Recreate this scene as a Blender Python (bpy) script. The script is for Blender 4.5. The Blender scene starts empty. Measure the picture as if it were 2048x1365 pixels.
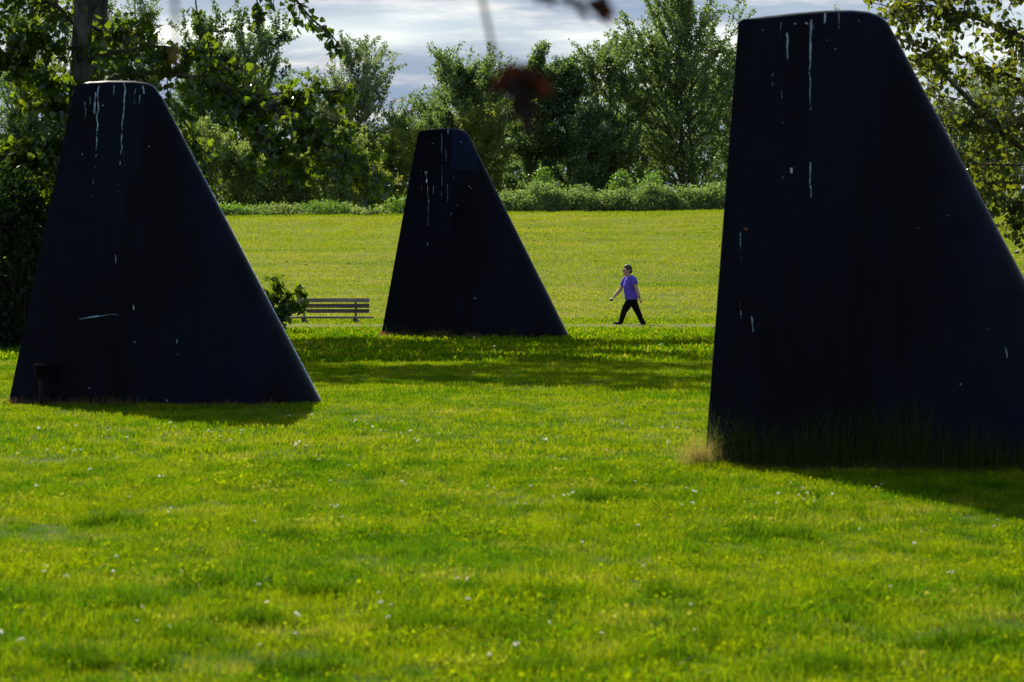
import bpy, math, random
import numpy as np
from mathutils import Vector

SC = bpy.context.scene
COL = SC.collection
R = math.radians

# ------------------------------------------------------------------ camera, sky, sun, exposure
F = 5688.9            # focal length in photograph pixels (100 mm on 36 mm, 2048 px)
EYE = 1.65
HOR = 500.0
cd = bpy.data.cameras.new('camera'); cam = bpy.data.objects.new('camera', cd); COL.objects.link(cam)
cam.location = (0, 0, EYE); cam.rotation_euler = (R(90), 0, 0)
cd.lens = 100; cd.sensor_width = 36; cd.shift_y = -(682.5 - HOR) / 2048
cd.clip_start = 0.1; cd.clip_end = 6000
cd.dof.use_dof = True; cd.dof.focus_distance = 75; cd.dof.aperture_fstop = 6.3
SC.camera = cam

SUN_EL = R(36.5)
SUN_AZ = math.atan2(-0.40, 0.915)                 # from +Y towards +X
S = Vector((math.sin(SUN_AZ) * math.cos(SUN_EL), math.cos(SUN_AZ) * math.cos(SUN_EL), math.sin(SUN_EL)))
ld = bpy.data.lights.new('sun', 'SUN'); sun = bpy.data.objects.new('sun', ld); COL.objects.link(sun)
ld.energy = 5.0; ld.angle = R(0.53); ld.color = (1.0, 0.93, 0.80)
sun.rotation_euler = S.to_track_quat('Z', 'Y').to_euler(); sun.location = S * 60

SC.view_settings.view_transform = 'Standard'
SC.view_settings.look = 'None'
SC.view_settings.gamma = 1
SC.view_settings.exposure = 0.90
SC.render.film_transparent = False


class NT:
    """small helper for node trees"""
    def __init__(self, tree):
        self.t = tree
    def n(self, kind, **kw):
        nd = self.t.nodes.new(kind)
        for k, v in kw.items():
            if k.startswith('i_'):
                nd.inputs[k[2:].replace('_', ' ')].default_value = v
            else:
                setattr(nd, k, v)
        return nd
    def l(self, a, b):
        self.t.links.new(a, b)
    def math(self, op, a, b=None, clamp=False):
        nd = self.n('ShaderNodeMath', operation=op, use_clamp=clamp)
        for i, v in enumerate((a, b)):
            if v is None: continue
            if hasattr(v, 'default_value'): self.l(v, nd.inputs[i])
            else: nd.inputs[i].default_value = v
        return nd.outputs[0]
    def mix(self, fac, a, b, blend='MIX'):
        nd = self.n('ShaderNodeMix', data_type='RGBA', blend_type=blend)
        for i, v in ((0, fac), (6, a), (7, b)):
            if hasattr(v, 'default_value'): self.l(v, nd.inputs[i])
            elif i == 0: nd.inputs[0].default_value = v
            else: nd.inputs[i].default_value = (*v, 1)
        return nd.outputs[2]
    def noise(self, vec, scale, detail=3, rough=0.55):
        nd = self.n('ShaderNodeTexNoise')
        nd.inputs['Scale'].default_value = scale; nd.inputs['Detail'].default_value = detail
        nd.inputs['Roughness'].default_value = rough
        if vec is not None: self.l(vec, nd.inputs['Vector'])
        return nd.outputs['Fac']
    def ramp(self, fac, lo, hi):
        nd = self.n('ShaderNodeMapRange', interpolation_type='SMOOTHSTEP')
        nd.inputs['From Min'].default_value = lo; nd.inputs['From Max'].default_value = hi
        self.l(fac, nd.inputs['Value'])
        return nd.outputs[0]
    def scaled(self, vec, s):
        nd = self.n('ShaderNodeMapping'); nd.inputs['Scale'].default_value = s
        self.l(vec, nd.inputs['Vector'])
        return nd.outputs[0]


W = bpy.data.worlds.new('World'); SC.world = W; W.use_nodes = True
w = NT(W.node_tree); W.node_tree.nodes.clear()
tc = w.n('ShaderNodeTexCoord')
sep = w.n('ShaderNodeSeparateXYZ'); w.l(tc.outputs['Generated'], sep.inputs[0])
den = w.math('ADD', w.math('ABSOLUTE', sep.outputs[2]), 0.22)
cmb = w.n('ShaderNodeCombineXYZ')
w.l(w.math('DIVIDE', sep.outputs[0], den), cmb.inputs[0]); w.l(w.math('DIVIDE', sep.outputs[1], den), cmb.inputs[1])
mp = w.n('ShaderNodeMapping'); mp.inputs['Scale'].default_value = (0.55, 1.0, 1); mp.inputs['Rotation'].default_value = (0, 0, R(4))
mp.inputs['Location'].default_value = (3.1, 7.4, 0)
w.l(cmb.outputs[0], mp.inputs[0])
n1 = w.noise(mp.outputs[0], 8.5, 9, 0.60)
n2 = w.noise(mp.outputs[0], 1.6, 3, 0.5)
sky = w.n('ShaderNodeTexSky', sky_type='NISHITA', sun_disc=False, sun_elevation=SUN_EL, sun_rotation=SUN_AZ, air_density=1.0, dust_density=1.0, ozone_density=1.2)
thick = w.mix(w.ramp(n1, 0.44, 0.72), (1.58, 2.08, 2.95), (4.7, 4.6, 4.6))
thin = w.math('SUBTRACT', 1.0, w.math('MULTIPLY', w.ramp(n2, 0.30, 0.60), 0.42))      # a thin cloud sheet: the lower one looks, the more of it lies in the way
slant = w.math('DIVIDE', 1.0, w.math('ADD', w.math('ABSOLUTE', sep.outputs[2]), 0.08))
cover = w.math('SUBTRACT', 1.0, w.math('POWER', thin, slant))
skyc = w.mix(cover, sky.outputs[0], thick)
bg = w.n('ShaderNodeBackground'); bg.inputs['Strength'].default_value = 0.10
w.l(skyc, bg.inputs['Color'])
wo = w.n('ShaderNodeOutputWorld'); w.l(bg.outputs[0], wo.inputs[0])

# ------------------------------------------------------------------ generic helpers
def tag(o, label=None, cat=None, group=None, kind=None):
    if label: o['label'] = label
    if cat: o['category'] = cat
    if group: o['group'] = group
    if kind: o['kind'] = kind
    return o

def empty(name, loc, **kw):
    o = bpy.data.objects.new(name, None); COL.objects.link(o); o.location = loc
    o.empty_display_size = 0.2
    return tag(o, **kw)

def np_mesh(name, V, faces, mats, parent=None, tint=None, smooth=False, matidx=None, link=True):
    """faces: (n,k) int array or list of such arrays / list of tuples"""
    me = bpy.data.meshes.new(name)
    V = np.asarray(V, np.float32)
    if isinstance(faces, np.ndarray): faces = [faces]
    if len(faces) and isinstance(faces[0], np.ndarray):
        loops = np.concatenate([f.ravel() for f in faces])
        sizes = np.concatenate([np.full(len(f), f.shape[1]) for f in faces])
    else:
        loops = np.array([i for f in faces for i in f]); sizes = np.array([len(f) for f in faces])
    me.vertices.add(len(V)); me.vertices.foreach_set('co', V.ravel())
    me.loops.add(len(loops)); me.loops.foreach_set('vertex_index', loops.astype(np.int32))
    me.polygons.add(len(sizes))
    st = np.concatenate([[0], np.cumsum(sizes)[:-1]]).astype(np.int32)
    me.polygons.foreach_set('loop_start', st)
    if not isinstance(mats, (list, tuple)): mats = [mats]
    for m in mats: me.materials.append(m)
    if matidx is not None: me.polygons.foreach_set('material_index', np.asarray(matidx, np.int32))
    me.polygons.foreach_set('use_smooth', np.full(len(sizes), smooth))
    if tint is not None:
        a = me.attributes.new('tint', 'FLOAT', 'POINT'); a.data.foreach_set('value', np.asarray(tint, np.float32))
    me.update(calc_edges=True); me.validate()
    o = bpy.data.objects.new(name, me)
    if link: COL.objects.link(o)
    if parent is not None: o.parent = parent
    return o

def px(x, y, d):
    """a point of the place, from where it shows in the photograph and how far off it stands"""
    return np.array([(x - 1024) / F * d, d, EYE - (y - HOR) / F * d])

def hash2(ix, iy, seed):
    h = (ix.astype(np.int64) * 374761393 + iy.astype(np.int64) * 668265263 + seed * 1442695041) & 0x7fffffff
    h = ((h ^ (h >> 13)) * 1274126177) & 0x7fffffff
    return ((h ^ (h >> 16)) & 0xffff) / 65535.0

def vnoise(x, y, seed=0):
    x = np.asarray(x, float); y = np.asarray(y, float)
    ix = np.floor(x).astype(int); iy = np.floor(y).astype(int); fx = x - ix; fy = y - iy
    fx = fx * fx * (3 - 2 * fx); fy = fy * fy * (3 - 2 * fy)
    a = hash2(ix, iy, seed); b = hash2(ix + 1, iy, seed); c = hash2(ix, iy + 1, seed); d = hash2(ix + 1, iy + 1, seed)
    return (a * (1 - fx) + b * fx) * (1 - fy) + (c * (1 - fx) + d * fx) * fy

def fbm(x, y, seed=0):
    return 0.55 * vnoise(x, y, seed) + 0.3 * vnoise(x * 2.1, y * 2.1, seed + 7) + 0.15 * vnoise(x * 4.3, y * 4.3, seed + 13)

# ground profile (metres) along the distance from the camera
_PD = np.array([-400, 0, 50, 56, 62, 68, 72, 74.3, 75.6, 78, 80, 82, 86, 92, 100, 120, 132, 138, 142, 150, 170, 220, 400, 4000])
_PZ = np.array([0, 0, 0, -0.02, -0.15, -0.265, -0.285, -0.30, -0.37, -0.47, -0.50, -0.48, -0.30, 0.12, 0.70, 2.15, 3.02, 3.36, 3.48, 3.40, 3.0, 2.0, 1.0, 0])
def gz(x, d):
    x = np.asarray(x, float); d = np.asarray(d, float)
    z = np.interp(d, _PD, _PZ)
    k = np.clip((d - 85) / 55, 0, 1)
    z = z + k * 0.012 * np.clip(x, -60, 60)
    und = (fbm(x * 0.16 + 40, d * 0.09 + 11, 3) - 0.5) * 0.30 * np.clip((d - 85) / 20, 0, 1) * np.clip((175 - d) / 30, 0, 1)
    near = (fbm(x * 0.45 + 5, d * 0.25 + 3, 5) - 0.5) * 0.045 * np.clip((70 - d) / 10, 0, 1)
    dip = -0.16 * np.exp(-((x - 4.2) / 2.4) ** 2 - ((d - 16.2) / 3.0) ** 2)  # hollow added so the largest fin's shadow falls farther
    return z + und + near + dip

def on_ground(xp, yp):
    """where a pixel of the lawn lies"""
    ds = np.concatenate([np.arange(6, 84, 0.05), np.arange(84, 150, 0.2)])
    X = (xp - 1024) / F * ds
    yy = HOR + (EYE - gz(X, ds)) / ds * F
    i = np.argmax(yy <= yp)
    return X[i], ds[i]

# ------------------------------------------------------------------ materials
def mat(name):
    m = bpy.data.materials.new(name); m.use_nodes = True; m.node_tree.nodes.clear()
    t = NT(m.node_tree); out = t.n('ShaderNodeOutputMaterial')
    return m, t, out

def plain(name, col, rough=0.6, spec=0.3, var=0.25, scale=8.0, bump=0.0, stretch=(1, 1, 1)):
    m, t, out = mat(name)
    p = t.n('ShaderNodeBsdfPrincipled'); p.inputs['Roughness'].default_value = rough
    p.inputs['Specular IOR Level'].default_value = spec
    c = t.n('ShaderNodeTexCoord'); v = t.scaled(c.outputs['Object'], stretch)
    n = t.noise(v, scale, 5, 0.6)
    lo = tuple(x * (1 - var) for x in col); hi = tuple(min(1, x * (1 + var)) for x in col)
    t.l(t.mix(t.ramp(n, 0.3, 0.7), lo, hi), p.inputs['Base Color'])
    if bump:
        b = t.n('ShaderNodeBump'); b.inputs['Strength'].default_value = bump; b.inputs['Distance'].default_value = 0.02
        t.l(n, b.inputs['Height']); t.l(b.outputs[0], p.inputs['Normal'])
    t.l(p.outputs[0], out.inputs[0])
    return m

def leafmat(name, dark, light, thru, tfac=0.42, gloss=0.07, grough=0.3, accent=None):
    m, t, out = mat(name)
    a = t.n('ShaderNodeAttribute', attribute_name='tint')
    base = t.mix(a.outputs['Fac'], dark, light)
    tr = t.mix(a.outputs['Fac'], tuple(x * 0.75 for x in thru), thru)
    if accent:
        k = t.ramp(a.outputs['Fac'], 0.86, 0.95)
        base = t.mix(k, base, accent); tr = t.mix(k, tr, tuple(min(1, x * 2.2) for x in accent))
    d = t.n('ShaderNodeBsdfDiffuse'); t.l(base, d.inputs[0])
    s = t.n('ShaderNodeBsdfTranslucent'); t.l(tr, s.inputs[0])
    mx = t.n('ShaderNodeMixShader'); mx.inputs[0].default_value = tfac
    t.l(d.outputs[0], mx.inputs[1]); t.l(s.outputs[0], mx.inputs[2])
    g = t.n('ShaderNodeBsdfGlossy'); g.inputs['Roughness'].default_value = grough; g.inputs[0].default_value = (0.9, 0.95, 0.9, 1)
    m2 = t.n('ShaderNodeMixShader'); m2.inputs[0].default_value = gloss
    t.l(mx.outputs[0], m2.inputs[1]); t.l(g.outputs[0], m2.inputs[2]); t.l(m2.outputs[0], out.inputs[0])
    return m

def grassmat(name, green, yellow, straw, tmul=2.0, tfac=0.5, gloss=0.03, strawlo=0.60, stretch=(1, 1, 1), clump=None, far=None):
    m, t, out = mat(name)
    g = t.n('ShaderNodeNewGeometry'); oi = t.n('ShaderNodeObjectInfo')
    a = t.n('ShaderNodeAttribute', attribute_name='tint')
    v = t.scaled(g.outputs['Position'], stretch)
    big = t.noise(v, 0.55, 4, 0.6); med = t.noise(v, 2.6, 3, 0.6)
    k = t.math('ADD', t.math('MULTIPLY', big, 0.62), t.math('MULTIPLY', med, 0.38))
    k = t.math('ADD', k, t.math('MULTIPLY', t.math('SUBTRACT', oi.outputs['Random'], 0.5), 0.24))
    k = t.math('ADD', k, t.math('MULTIPLY', t.math('SUBTRACT', a.outputs['Fac'], 0.5), 0.16))
    kk = t.ramp(k, 0.34, 0.62)
    c = t.mix(kk, green, yellow)
    if far:                                   # the lawn turns to the drier slope grass around the path
        sp = t.n('ShaderNodeSeparateXYZ'); t.l(g.outputs['Position'], sp.inputs[0])
        c = t.mix(t.ramp(t.math('ADD', sp.outputs[1], t.math('MULTIPLY', med, 14.0)), 66, 84), c, t.mix(kk, *far))
    st = t.math('ADD', t.noise(v, 1.1, 5, 0.7), t.math('MULTIPLY', t.math('SUBTRACT', a.outputs['Fac'], 0.5), 0.22))
    c = t.mix(t.math('MULTIPLY', t.ramp(st, strawlo, strawlo + 0.14), 0.75), c, straw)
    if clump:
        cl = t.math('MULTIPLY', t.ramp(t.noise(v, 3.4, 4, 0.62), 0.52, 0.64), 0.8)  # dark gaps between the tufts, put into the blade colour
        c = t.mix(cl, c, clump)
    hs = t.n('ShaderNodeVectorMath', operation='SCALE'); hs.inputs['Scale'].default_value = tmul; t.l(c, hs.inputs[0])
    d = t.n('ShaderNodeBsdfDiffuse'); t.l(c, d.inputs[0])
    s = t.n('ShaderNodeBsdfTranslucent'); t.l(hs.outputs[0], s.inputs[0])
    mx = t.n('ShaderNodeMixShader'); mx.inputs[0].default_value = tfac
    t.l(d.outputs[0], mx.inputs[1]); t.l(s.outputs[0], mx.inputs[2])
    gl = t.n('ShaderNodeBsdfGlossy'); gl.inputs['Roughness'].default_value = 0.38
    m2 = t.n('ShaderNodeMixShader'); m2.inputs[0].default_value = gloss
    t.l(mx.outputs[0], m2.inputs[1]); t.l(gl.outputs[0], m2.inputs[2]); t.l(m2.outputs[0], out.inputs[0])
    return m

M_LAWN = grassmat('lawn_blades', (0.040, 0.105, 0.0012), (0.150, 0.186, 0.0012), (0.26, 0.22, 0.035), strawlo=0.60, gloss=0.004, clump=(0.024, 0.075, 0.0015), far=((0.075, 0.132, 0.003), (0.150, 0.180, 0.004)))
M_HILL = grassmat('hill_blades', (0.072, 0.130, 0.002), (0.176, 0.196, 0.004), (0.29, 0.26, 0.040), strawlo=0.58, stretch=(0.10, 0.95, 1.0), gloss=0.005)

def groundmat():
    m, t, out = mat('turf')
    g = t.n('ShaderNodeNewGeometry')
    v = t.scaled(g.outputs['Position'], (0.6, 1, 1))
    a = t.noise(v, 0.5, 4, 0.6); b = t.noise(v, 5.0, 4, 0.65)
    sp = t.n('ShaderNodeSeparateXYZ'); t.l(g.outputs['Position'], sp.inputs[0])
    far = t.ramp(sp.outputs[1], 68, 84)
    near_c = t.mix(t.ramp(a, 0.35, 0.65), (0.035, 0.065, 0.006), (0.080, 0.100, 0.010))
    far_c = t.mix(t.ramp(a, 0.35, 0.65), (0.095, 0.130, 0.006), (0.175, 0.170, 0.012))
    c = t.mix(far, near_c, far_c)
    c = t.mix(t.math('MULTIPLY', t.ramp(b, 0.60, 0.75), 0.6), c, (0.07, 0.05, 0.025))
    p = t.n('ShaderNodeBsdfPrincipled'); p.inputs['Roughness'].default_value = 0.95; p.inputs['Specular IOR Level'].default_value = 0.05
    t.l(c, p.inputs['Base Color'])
    bp = t.n('ShaderNodeBump'); bp.inputs['Distance'].default_value = 0.06; bp.inputs['Strength'].default_value = 0.8
    t.l(t.noise(g.outputs['Position'], 9, 5, 0.7), bp.inputs['Height']); t.l(bp.outputs[0], p.inputs['Normal'])
    t.l(p.outputs[0], out.inputs[0])
    return m
M_TURF = groundmat()
M_PATH = plain('trodden_soil', (0.125, 0.118, 0.035), 0.95, 0.05, 0.35, 1.6, 0.5)

# ------------------------------------------------------------------ ground sheet, path
xs = np.concatenate([[-3000, -1200, -500, -220, -110], np.arange(-60, 60.1, 1.0), [110, 220, 500, 1200, 3000]])
ys = np.concatenate([[-400, -150, -60, -25, -8], np.arange(0, 180, 1.0), [185, 200, 220, 260, 320, 400, 600, 1000, 2000, 4000]])
XX, YY = np.meshgrid(xs, ys)
V = np.stack([XX, YY, gz(XX, YY)], -1).reshape(-1, 3)
nx, ny = len(xs), len(ys)
I = (np.arange(ny - 1)[:, None] * nx + np.arange(nx - 1)[None]).ravel()
ground = np_mesh('ground', V, np.stack([I, I + 1, I + nx + 1, I + nx], 1), M_TURF, smooth=True)
tag(ground, kind='structure')

xs = np.arange(-45, 45.1, 0.5); ts = np.linspace(0, 1, 7)
TT, XX = np.meshgrid(ts, xs, indexing='ij')
wob = (vnoise(XX * 0.3, TT * 3, 21) - 0.5) * 0.5
YY = 67.9 + 6.3 * TT + wob * np.where((TT < 0.05) | (TT > 0.95), 1, 0.2)
V = np.stack([XX, YY, gz(XX, YY) + 0.012], -1).reshape(-1, 3)
nx, ny = len(xs), len(ts)
I = (np.arange(ny - 1)[:, None] * nx + np.arange(nx - 1)[None]).ravel()
path = np_mesh('path', V, np.stack([I, I + 1, I + nx + 1, I + nx], 1), M_PATH, smooth=True)
tag(path, kind='structure')

# ------------------------------------------------------------------ the three fins
def paint(name, col, rough, spec):
    m, t, out = mat(name)
    p = t.n('ShaderNodeBsdfPrincipled')
    c = t.n('ShaderNodeTexCoord')
    v = t.scaled(c.outputs['Object'], (1, 1, 0.35))
    n = t.noise(v, 1.5, 6, 0.68); n2 = t.noise(c.outputs['Object'], 26, 4, 0.6)
    lo = tuple(x * 0.25 for x in col); hi = tuple(x * 1.9 for x in col)
    c1 = t.mix(t.ramp(n, 0.35, 0.65), lo, hi)
    c1 = t.mix(t.math('MULTIPLY', t.ramp(n2, 0.66, 0.78), 0.12), c1, (0.018, 0.022, 0.030))
    t.l(c1, p.inputs['Base Color'])
    rr = t.math('ADD', t.math('MULTIPLY', n, 0.25), rough - 0.12)
    t.l(rr, p.inputs['Roughness']); p.inputs['Specular IOR Level'].default_value = spec
    p.inputs['Sheen Weight'].default_value = 0.35; p.inputs['Sheen Roughness'].default_value = 0.16; p.inputs['Sheen Tint'].default_value = (0.30, 0.50, 1.0, 1)
    b = t.n('ShaderNodeBump'); b.inputs['Strength'].default_value = 0.12; b.inputs['Distance'].default_value = 0.01
    t.l(t.noise(v, 3.0, 3, 0.5), b.inputs['Height']); t.l(b.outputs[0], p.inputs['Normal'])
    t.l(p.outputs[0], out.inputs[0])
    return m
M_FIN = paint('black_marine_paint', (0.0015, 0.0026, 0.0078), 0.40, 0.070)
M_FIN_SKY = paint('sky_reflection_paint', (0.0016, 0.0048, 0.0210), 0.37, 0.095)  # glossier panel paint; its blue is sky reflection put into the colour
M_FIN3 = paint('older_black_paint', (0.0015, 0.0026, 0.0085), 0.41, 0.074)
M_DROP = plain('bird_lime', (0.26, 0.33, 0.40), 0.9, 0.1, 0.65, 9)
M_RUST = plain('rust_spot', (0.20, 0.07, 0.03), 0.9, 0.1, 0.3, 30)

class Fin:
    """hollow submarine plane: rounded leading edge at u=1, sharp trailing edge at u=0"""
    def __init__(s, d, left, right, top, thick, base_y):
        s.d = d; s.thick = thick
        P = lambda q: px(q[0], q[1], d)
        s.l0, s.l1 = P(left[0]), P(left[1]); s.r0, s.r1 = P(right[0]), P(right[1])
        tp = np.array([P(q) for q in top])
        s.x0 = (s.l0[0] + s.r0[0]) / 2
        # top height as a function of u at that height
        us = []
        for q in tp:
            a, b = s.edges(q[2]); us.append((q[0] - a) / (b - a))
        s.tu = np.array(us); s.tz = tp[:, 2]
        s.base = float(gz(s.x0, d))
    def edges(s, z):
        a = s.l0[0] + (s.l1[0] - s.l0[0]) * (z - s.l0[2]) / (s.l1[2] - s.l0[2])
        b = s.r0[0] + (s.r1[0] - s.r0[0]) * (z - s.r0[2]) / (s.r1[2] - s.r0[2])
        return a, b
    def ztop(s, u):
        return np.interp(u, s.tu, s.tz)
    def half(s, u):
        q = np.clip(1 - u, 0, 1)          # distance from the leading edge
        q = q ** 0.94
        return 5 * (0.2969 * np.sqrt(q) - 0.126 * q - 0.3516 * q ** 2 + 0.2843 * q ** 3 - 0.1015 * q ** 4) + 0.006
    def pt(s, u, z, side=-1, off=0.0):
        """point on the skin at chord place u and height z (world), front side = -1"""
        u = np.asarray(u, float); z = np.asarray(z, float)
        a, b = s.edges(z)
        x = a + (b - a) * u
        zt = s.ztop(u); r = 0.055
        k = np.clip((z - (zt - r)) / r, 0, 1)
        h = np.maximum(s.half(u) * s.thick * (b - a) - r * (1 - np.sqrt(1 - k * k)), 0.004)
        return np.stack([x, s.d + side * (h + off), z + 0 * u], -1)
    def build(s, label, group):
        root = empty('submarine_fin', (s.x0, s.d, s.base), label=label, cat='fin sculpture', group=group)
        U = 1 - (1 - np.cos(np.linspace(0, math.pi, 61))) / 2      # clustered at both ends, from LE to TE
        U = U[::-1]
        vs = np.concatenate([np.linspace(0, 0.93, 26), np.linspace(0.93, 1, 14)[1:]])
        rows = []
        for side in (-1, 1):
            for v in vs:
                zt = s.ztop(U); zb = s.base - 0.25
                z = zb + (zt - zb) * v
                if v > 0.93:
                    kk = (v - 0.93) / 0.07; z = (zb + (zt - zb) * 0.93) * (1 - kk) + zt * kk
                rows.append(s.pt(U, z, side))
        A = np.array(rows); nv, nu = len(vs), len(U)
        V = A.reshape(-1, 3) - np.array([s.x0, s.d, s.base])
        fs = []
        for sd in (0, 1):
            o = sd * nv * nu
            i = (o + np.arange(nv - 1)[:, None] * nu + np.arange(nu - 1)[None]).ravel()
            q = np.stack([i, i + 1, i + nu + 1, i + nu], 1)
            fs.append(q if sd == 0 else q[:, ::-1])
        t0 = (nv - 1) * nu + np.arange(nu - 1); t1 = t0 + nv * nu
        fs.append(np.stack([t0, t0 + 1, t1 + 1, t1], 1))
        j = np.arange(nv - 1) * nu
        fs.append(np.stack([j, j + nu, j + nu + nv * nu, j + nv * nu], 1))
        j = j + nu - 1
        fs.append(np.stack([j, j + nv * nu, j + nu + nv * nu, j + nu], 1))
        np_mesh('fin_body', V, fs, M_FIN, root, smooth=True)
        s.root = root
        return root
    def find(s, x, y):
        """u, z of a pixel on the front skin"""
        d = s.d
        for _ in range(4):
            p = px(x, y, d); a, b = s.edges(p[2]); u = (p[0] - a) / (b - a)
            d = float(s.pt(u, p[2])[1])
        return u, p[2]
    def patch(s, x0, x1, y0, y1, off=0.003, m=None, name='repaint_sheen_patch'):
        U = np.linspace(0, 1, 12); rows = []
        for t in np.linspace(0, 1, 12):
            y = y0 + (y1 - y0) * t
            ua, z = s.find(x0, y); ub, _ = s.find(x1, y)
            ua = max(ua, 0.02); ub = min(ub, 0.995)
            z = np.minimum(z, s.ztop(ua + (ub - ua) * U) - 0.03)
            rows.append(s.pt(ua + (ub - ua) * U, z, -1, off))
        V = np.array(rows).reshape(-1, 3) - np.array([s.x0, s.d, s.base])
        i = (np.arange(11)[:, None] * 12 + np.arange(11)[None]).ravel()
        return np_mesh(name, V, np.stack([i, i + 12, i + 13, i + 1], 1), m or M_FIN3, s.root, smooth=True)
    def streaks(s, lst, name='bird_dropping_streaks', m=None, seed=1):
        """lst: (x, y, x_end, y_end, width_px, solidity)"""
        rng = np.random.default_rng(seed); V = []; Fc = []
        for (xa, ya, xb, yb, wd, solid) in lst:
            wd *= 0.82
            L = math.hypot(xb - xa, yb - ya); n = max(4, int(L / 1.3)); prev = None
            ph = rng.random() * 50; horiz = abs(xb - xa) > abs(yb - ya)
            for k in range(n + 1):
                t = k / n; q1 = k * 1.3
                x = xa + (xb - xa) * t; y = ya + (yb - ya) * t
                wig = (vnoise(np.array(q1 * 0.06 + ph), np.array(1.0), 3) - 0.5) * 3.2 + rng.normal() * 0.18
                if horiz: y += wig * 0.4
                else: x += wig
                body = 0.6 * vnoise(np.array(q1 * 0.10 + ph), np.array(5.0), 9) + 0.4 * vnoise(np.array(q1 * 0.45 + ph), np.array(2.0), 19)
                ww = wd * (solid * 1.15 + 0.30 * (0.5 - t) - body) * 1.5
                if solid > 1.1: ww = wd * (1 - (2 * t - 1) ** 2 * .7)
                ww = min(ww, wd)
                if ww < 0.28: prev = None; continue
                ends = [(x, y - ww / 2), (x, y + ww / 2)] if horiz else [(x - ww / 2, y), (x + ww / 2, y)]
                pts = []
                for q in ends:
                    u, z = s.find(*q)
                    z = min(z, float(s.ztop(np.clip(u, 0, 1))) - 0.012)
                    pts.append(s.pt(np.clip(u, 0.004, 0.999), z, -1, 0.006))
                i = len(V); V += pts
                if prev is not None: Fc.append((prev, prev + 1, i + 1, i))
                prev = i
        o = np_mesh(name, np.array(V) - np.array([s.x0, s.d, s.base]), Fc, m or M_DROP, s.root)
        o['kind'] = 'stuff'
        return o

GF = 'black fin sculptures standing in the lawn'
finL = Fin(30.5, ((18, 803), (150, 172)), ((648, 812), (322, 190)),
           [(149, 174), (160, 168), (180, 164), (215, 162), (265, 163), (292, 166), (306, 171), (315, 181), (321, 192)], 0.25, 808)
finL.build('black fin before the leafy dark tree, slanting scratch and small lamp at its foot', GF)
finM = Fin(53.6, ((761, 678), (837, 262)), ((1139, 674), (944, 284)),
           [(837, 266), (845, 262), (865, 258.5), (892, 257), (915, 259), (928, 262), (936, 267), (941, 275), (945, 286)], 0.25, 675)
finM.build('smallest looking black fin beyond the bench, bluish sheen near its streaked top', GF)
finR = Fin(21.6, ((1411, 905), (1477, 42)), ((2232, 905), (1786, 64)),
           [(1476, 45), (1484, 40), (1530, 33), (1590, 27), (1650, 23), (1700, 22), (1735, 25), (1757, 31), (1772, 41), (1781, 53), (1788, 70)], 0.23, 935)
finR.build('largest black fin cut off by the frame, tall dark grass along its foot', GF)

finL.streaks([(198, 172, 192, 300, 3.6, .8), (192, 300, 180, 450, 1.8, .45), (250, 166, 243, 300, 3.6, .8), (243, 300, 234, 400, 2.2, .5),
              (190, 185, 190, 228, 6, .75), (171, 205, 170, 236, 3, .8), (180, 195, 179, 210, 2.5, .8), (229, 172, 228, 190, 2.5, .9),
              (270, 175, 268, 235, 2.5, .55), (286, 172, 288, 188, 4.5, .9), (281, 190, 280, 215, 2, .6), (232, 510, 228, 540, 1.6, .5),
              (159, 639, 214, 630, 2.6, 1.2), (214, 630, 245, 629, 1.2, .6), (266, 611, 267, 621, 2.8, 1.2), (355, 678, 355, 688, 2.4, 1.2),
              (247, 300, 250, 340, 1.2, .5), (333, 800, 338, 806, 6, .8), (268, 683, 270, 686, 2.5, 1.2), (354, 708, 355, 711, 2, 1.2), (177, 775, 178, 778, 3, 1.2),
              (204, 210, 205, 213, 2.5, 1.2), (166, 308, 167, 311, 2, 1.2), (296, 292, 297, 295, 2, 1.2)], seed=3)
finM.streaks([(853, 280, 852, 330, 2.2, .55), (855, 340, 856, 470, 2.4, .5), (857, 400, 857, 460, 1.8, .9), (843, 338, 842, 420, 2, .4), (866, 372, 866, 400, 1.6, .6),
              (882, 262, 884, 330, 2.0, .6), (884, 330, 884, 420, 2.2, .55), (884, 450, 882, 545, 1.6, .35), (897, 260, 897, 272, 3, .9), (893, 300, 893, 325, 2.2, .6),
              (898, 275, 906, 330, 2, .3), (896, 370, 897, 420, 2, .5), (907, 352, 908, 385, 1.6, .5), (852, 343, 852, 366, 4.5, .8), (937, 372, 938, 374, 4, 1.2), (942, 376, 944, 378, 3, 1.2),
              (902, 425, 903, 431, 2, 1.2), (857, 485, 856, 492, 2, 1.2), (946, 597, 954, 597, 2, 1.2), (865, 286, 866, 288, 3, 1.2), (922, 283, 923, 285, 2.5, 1.2), (915, 410, 916, 412, 2.5, 1.2)], seed=5)
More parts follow.
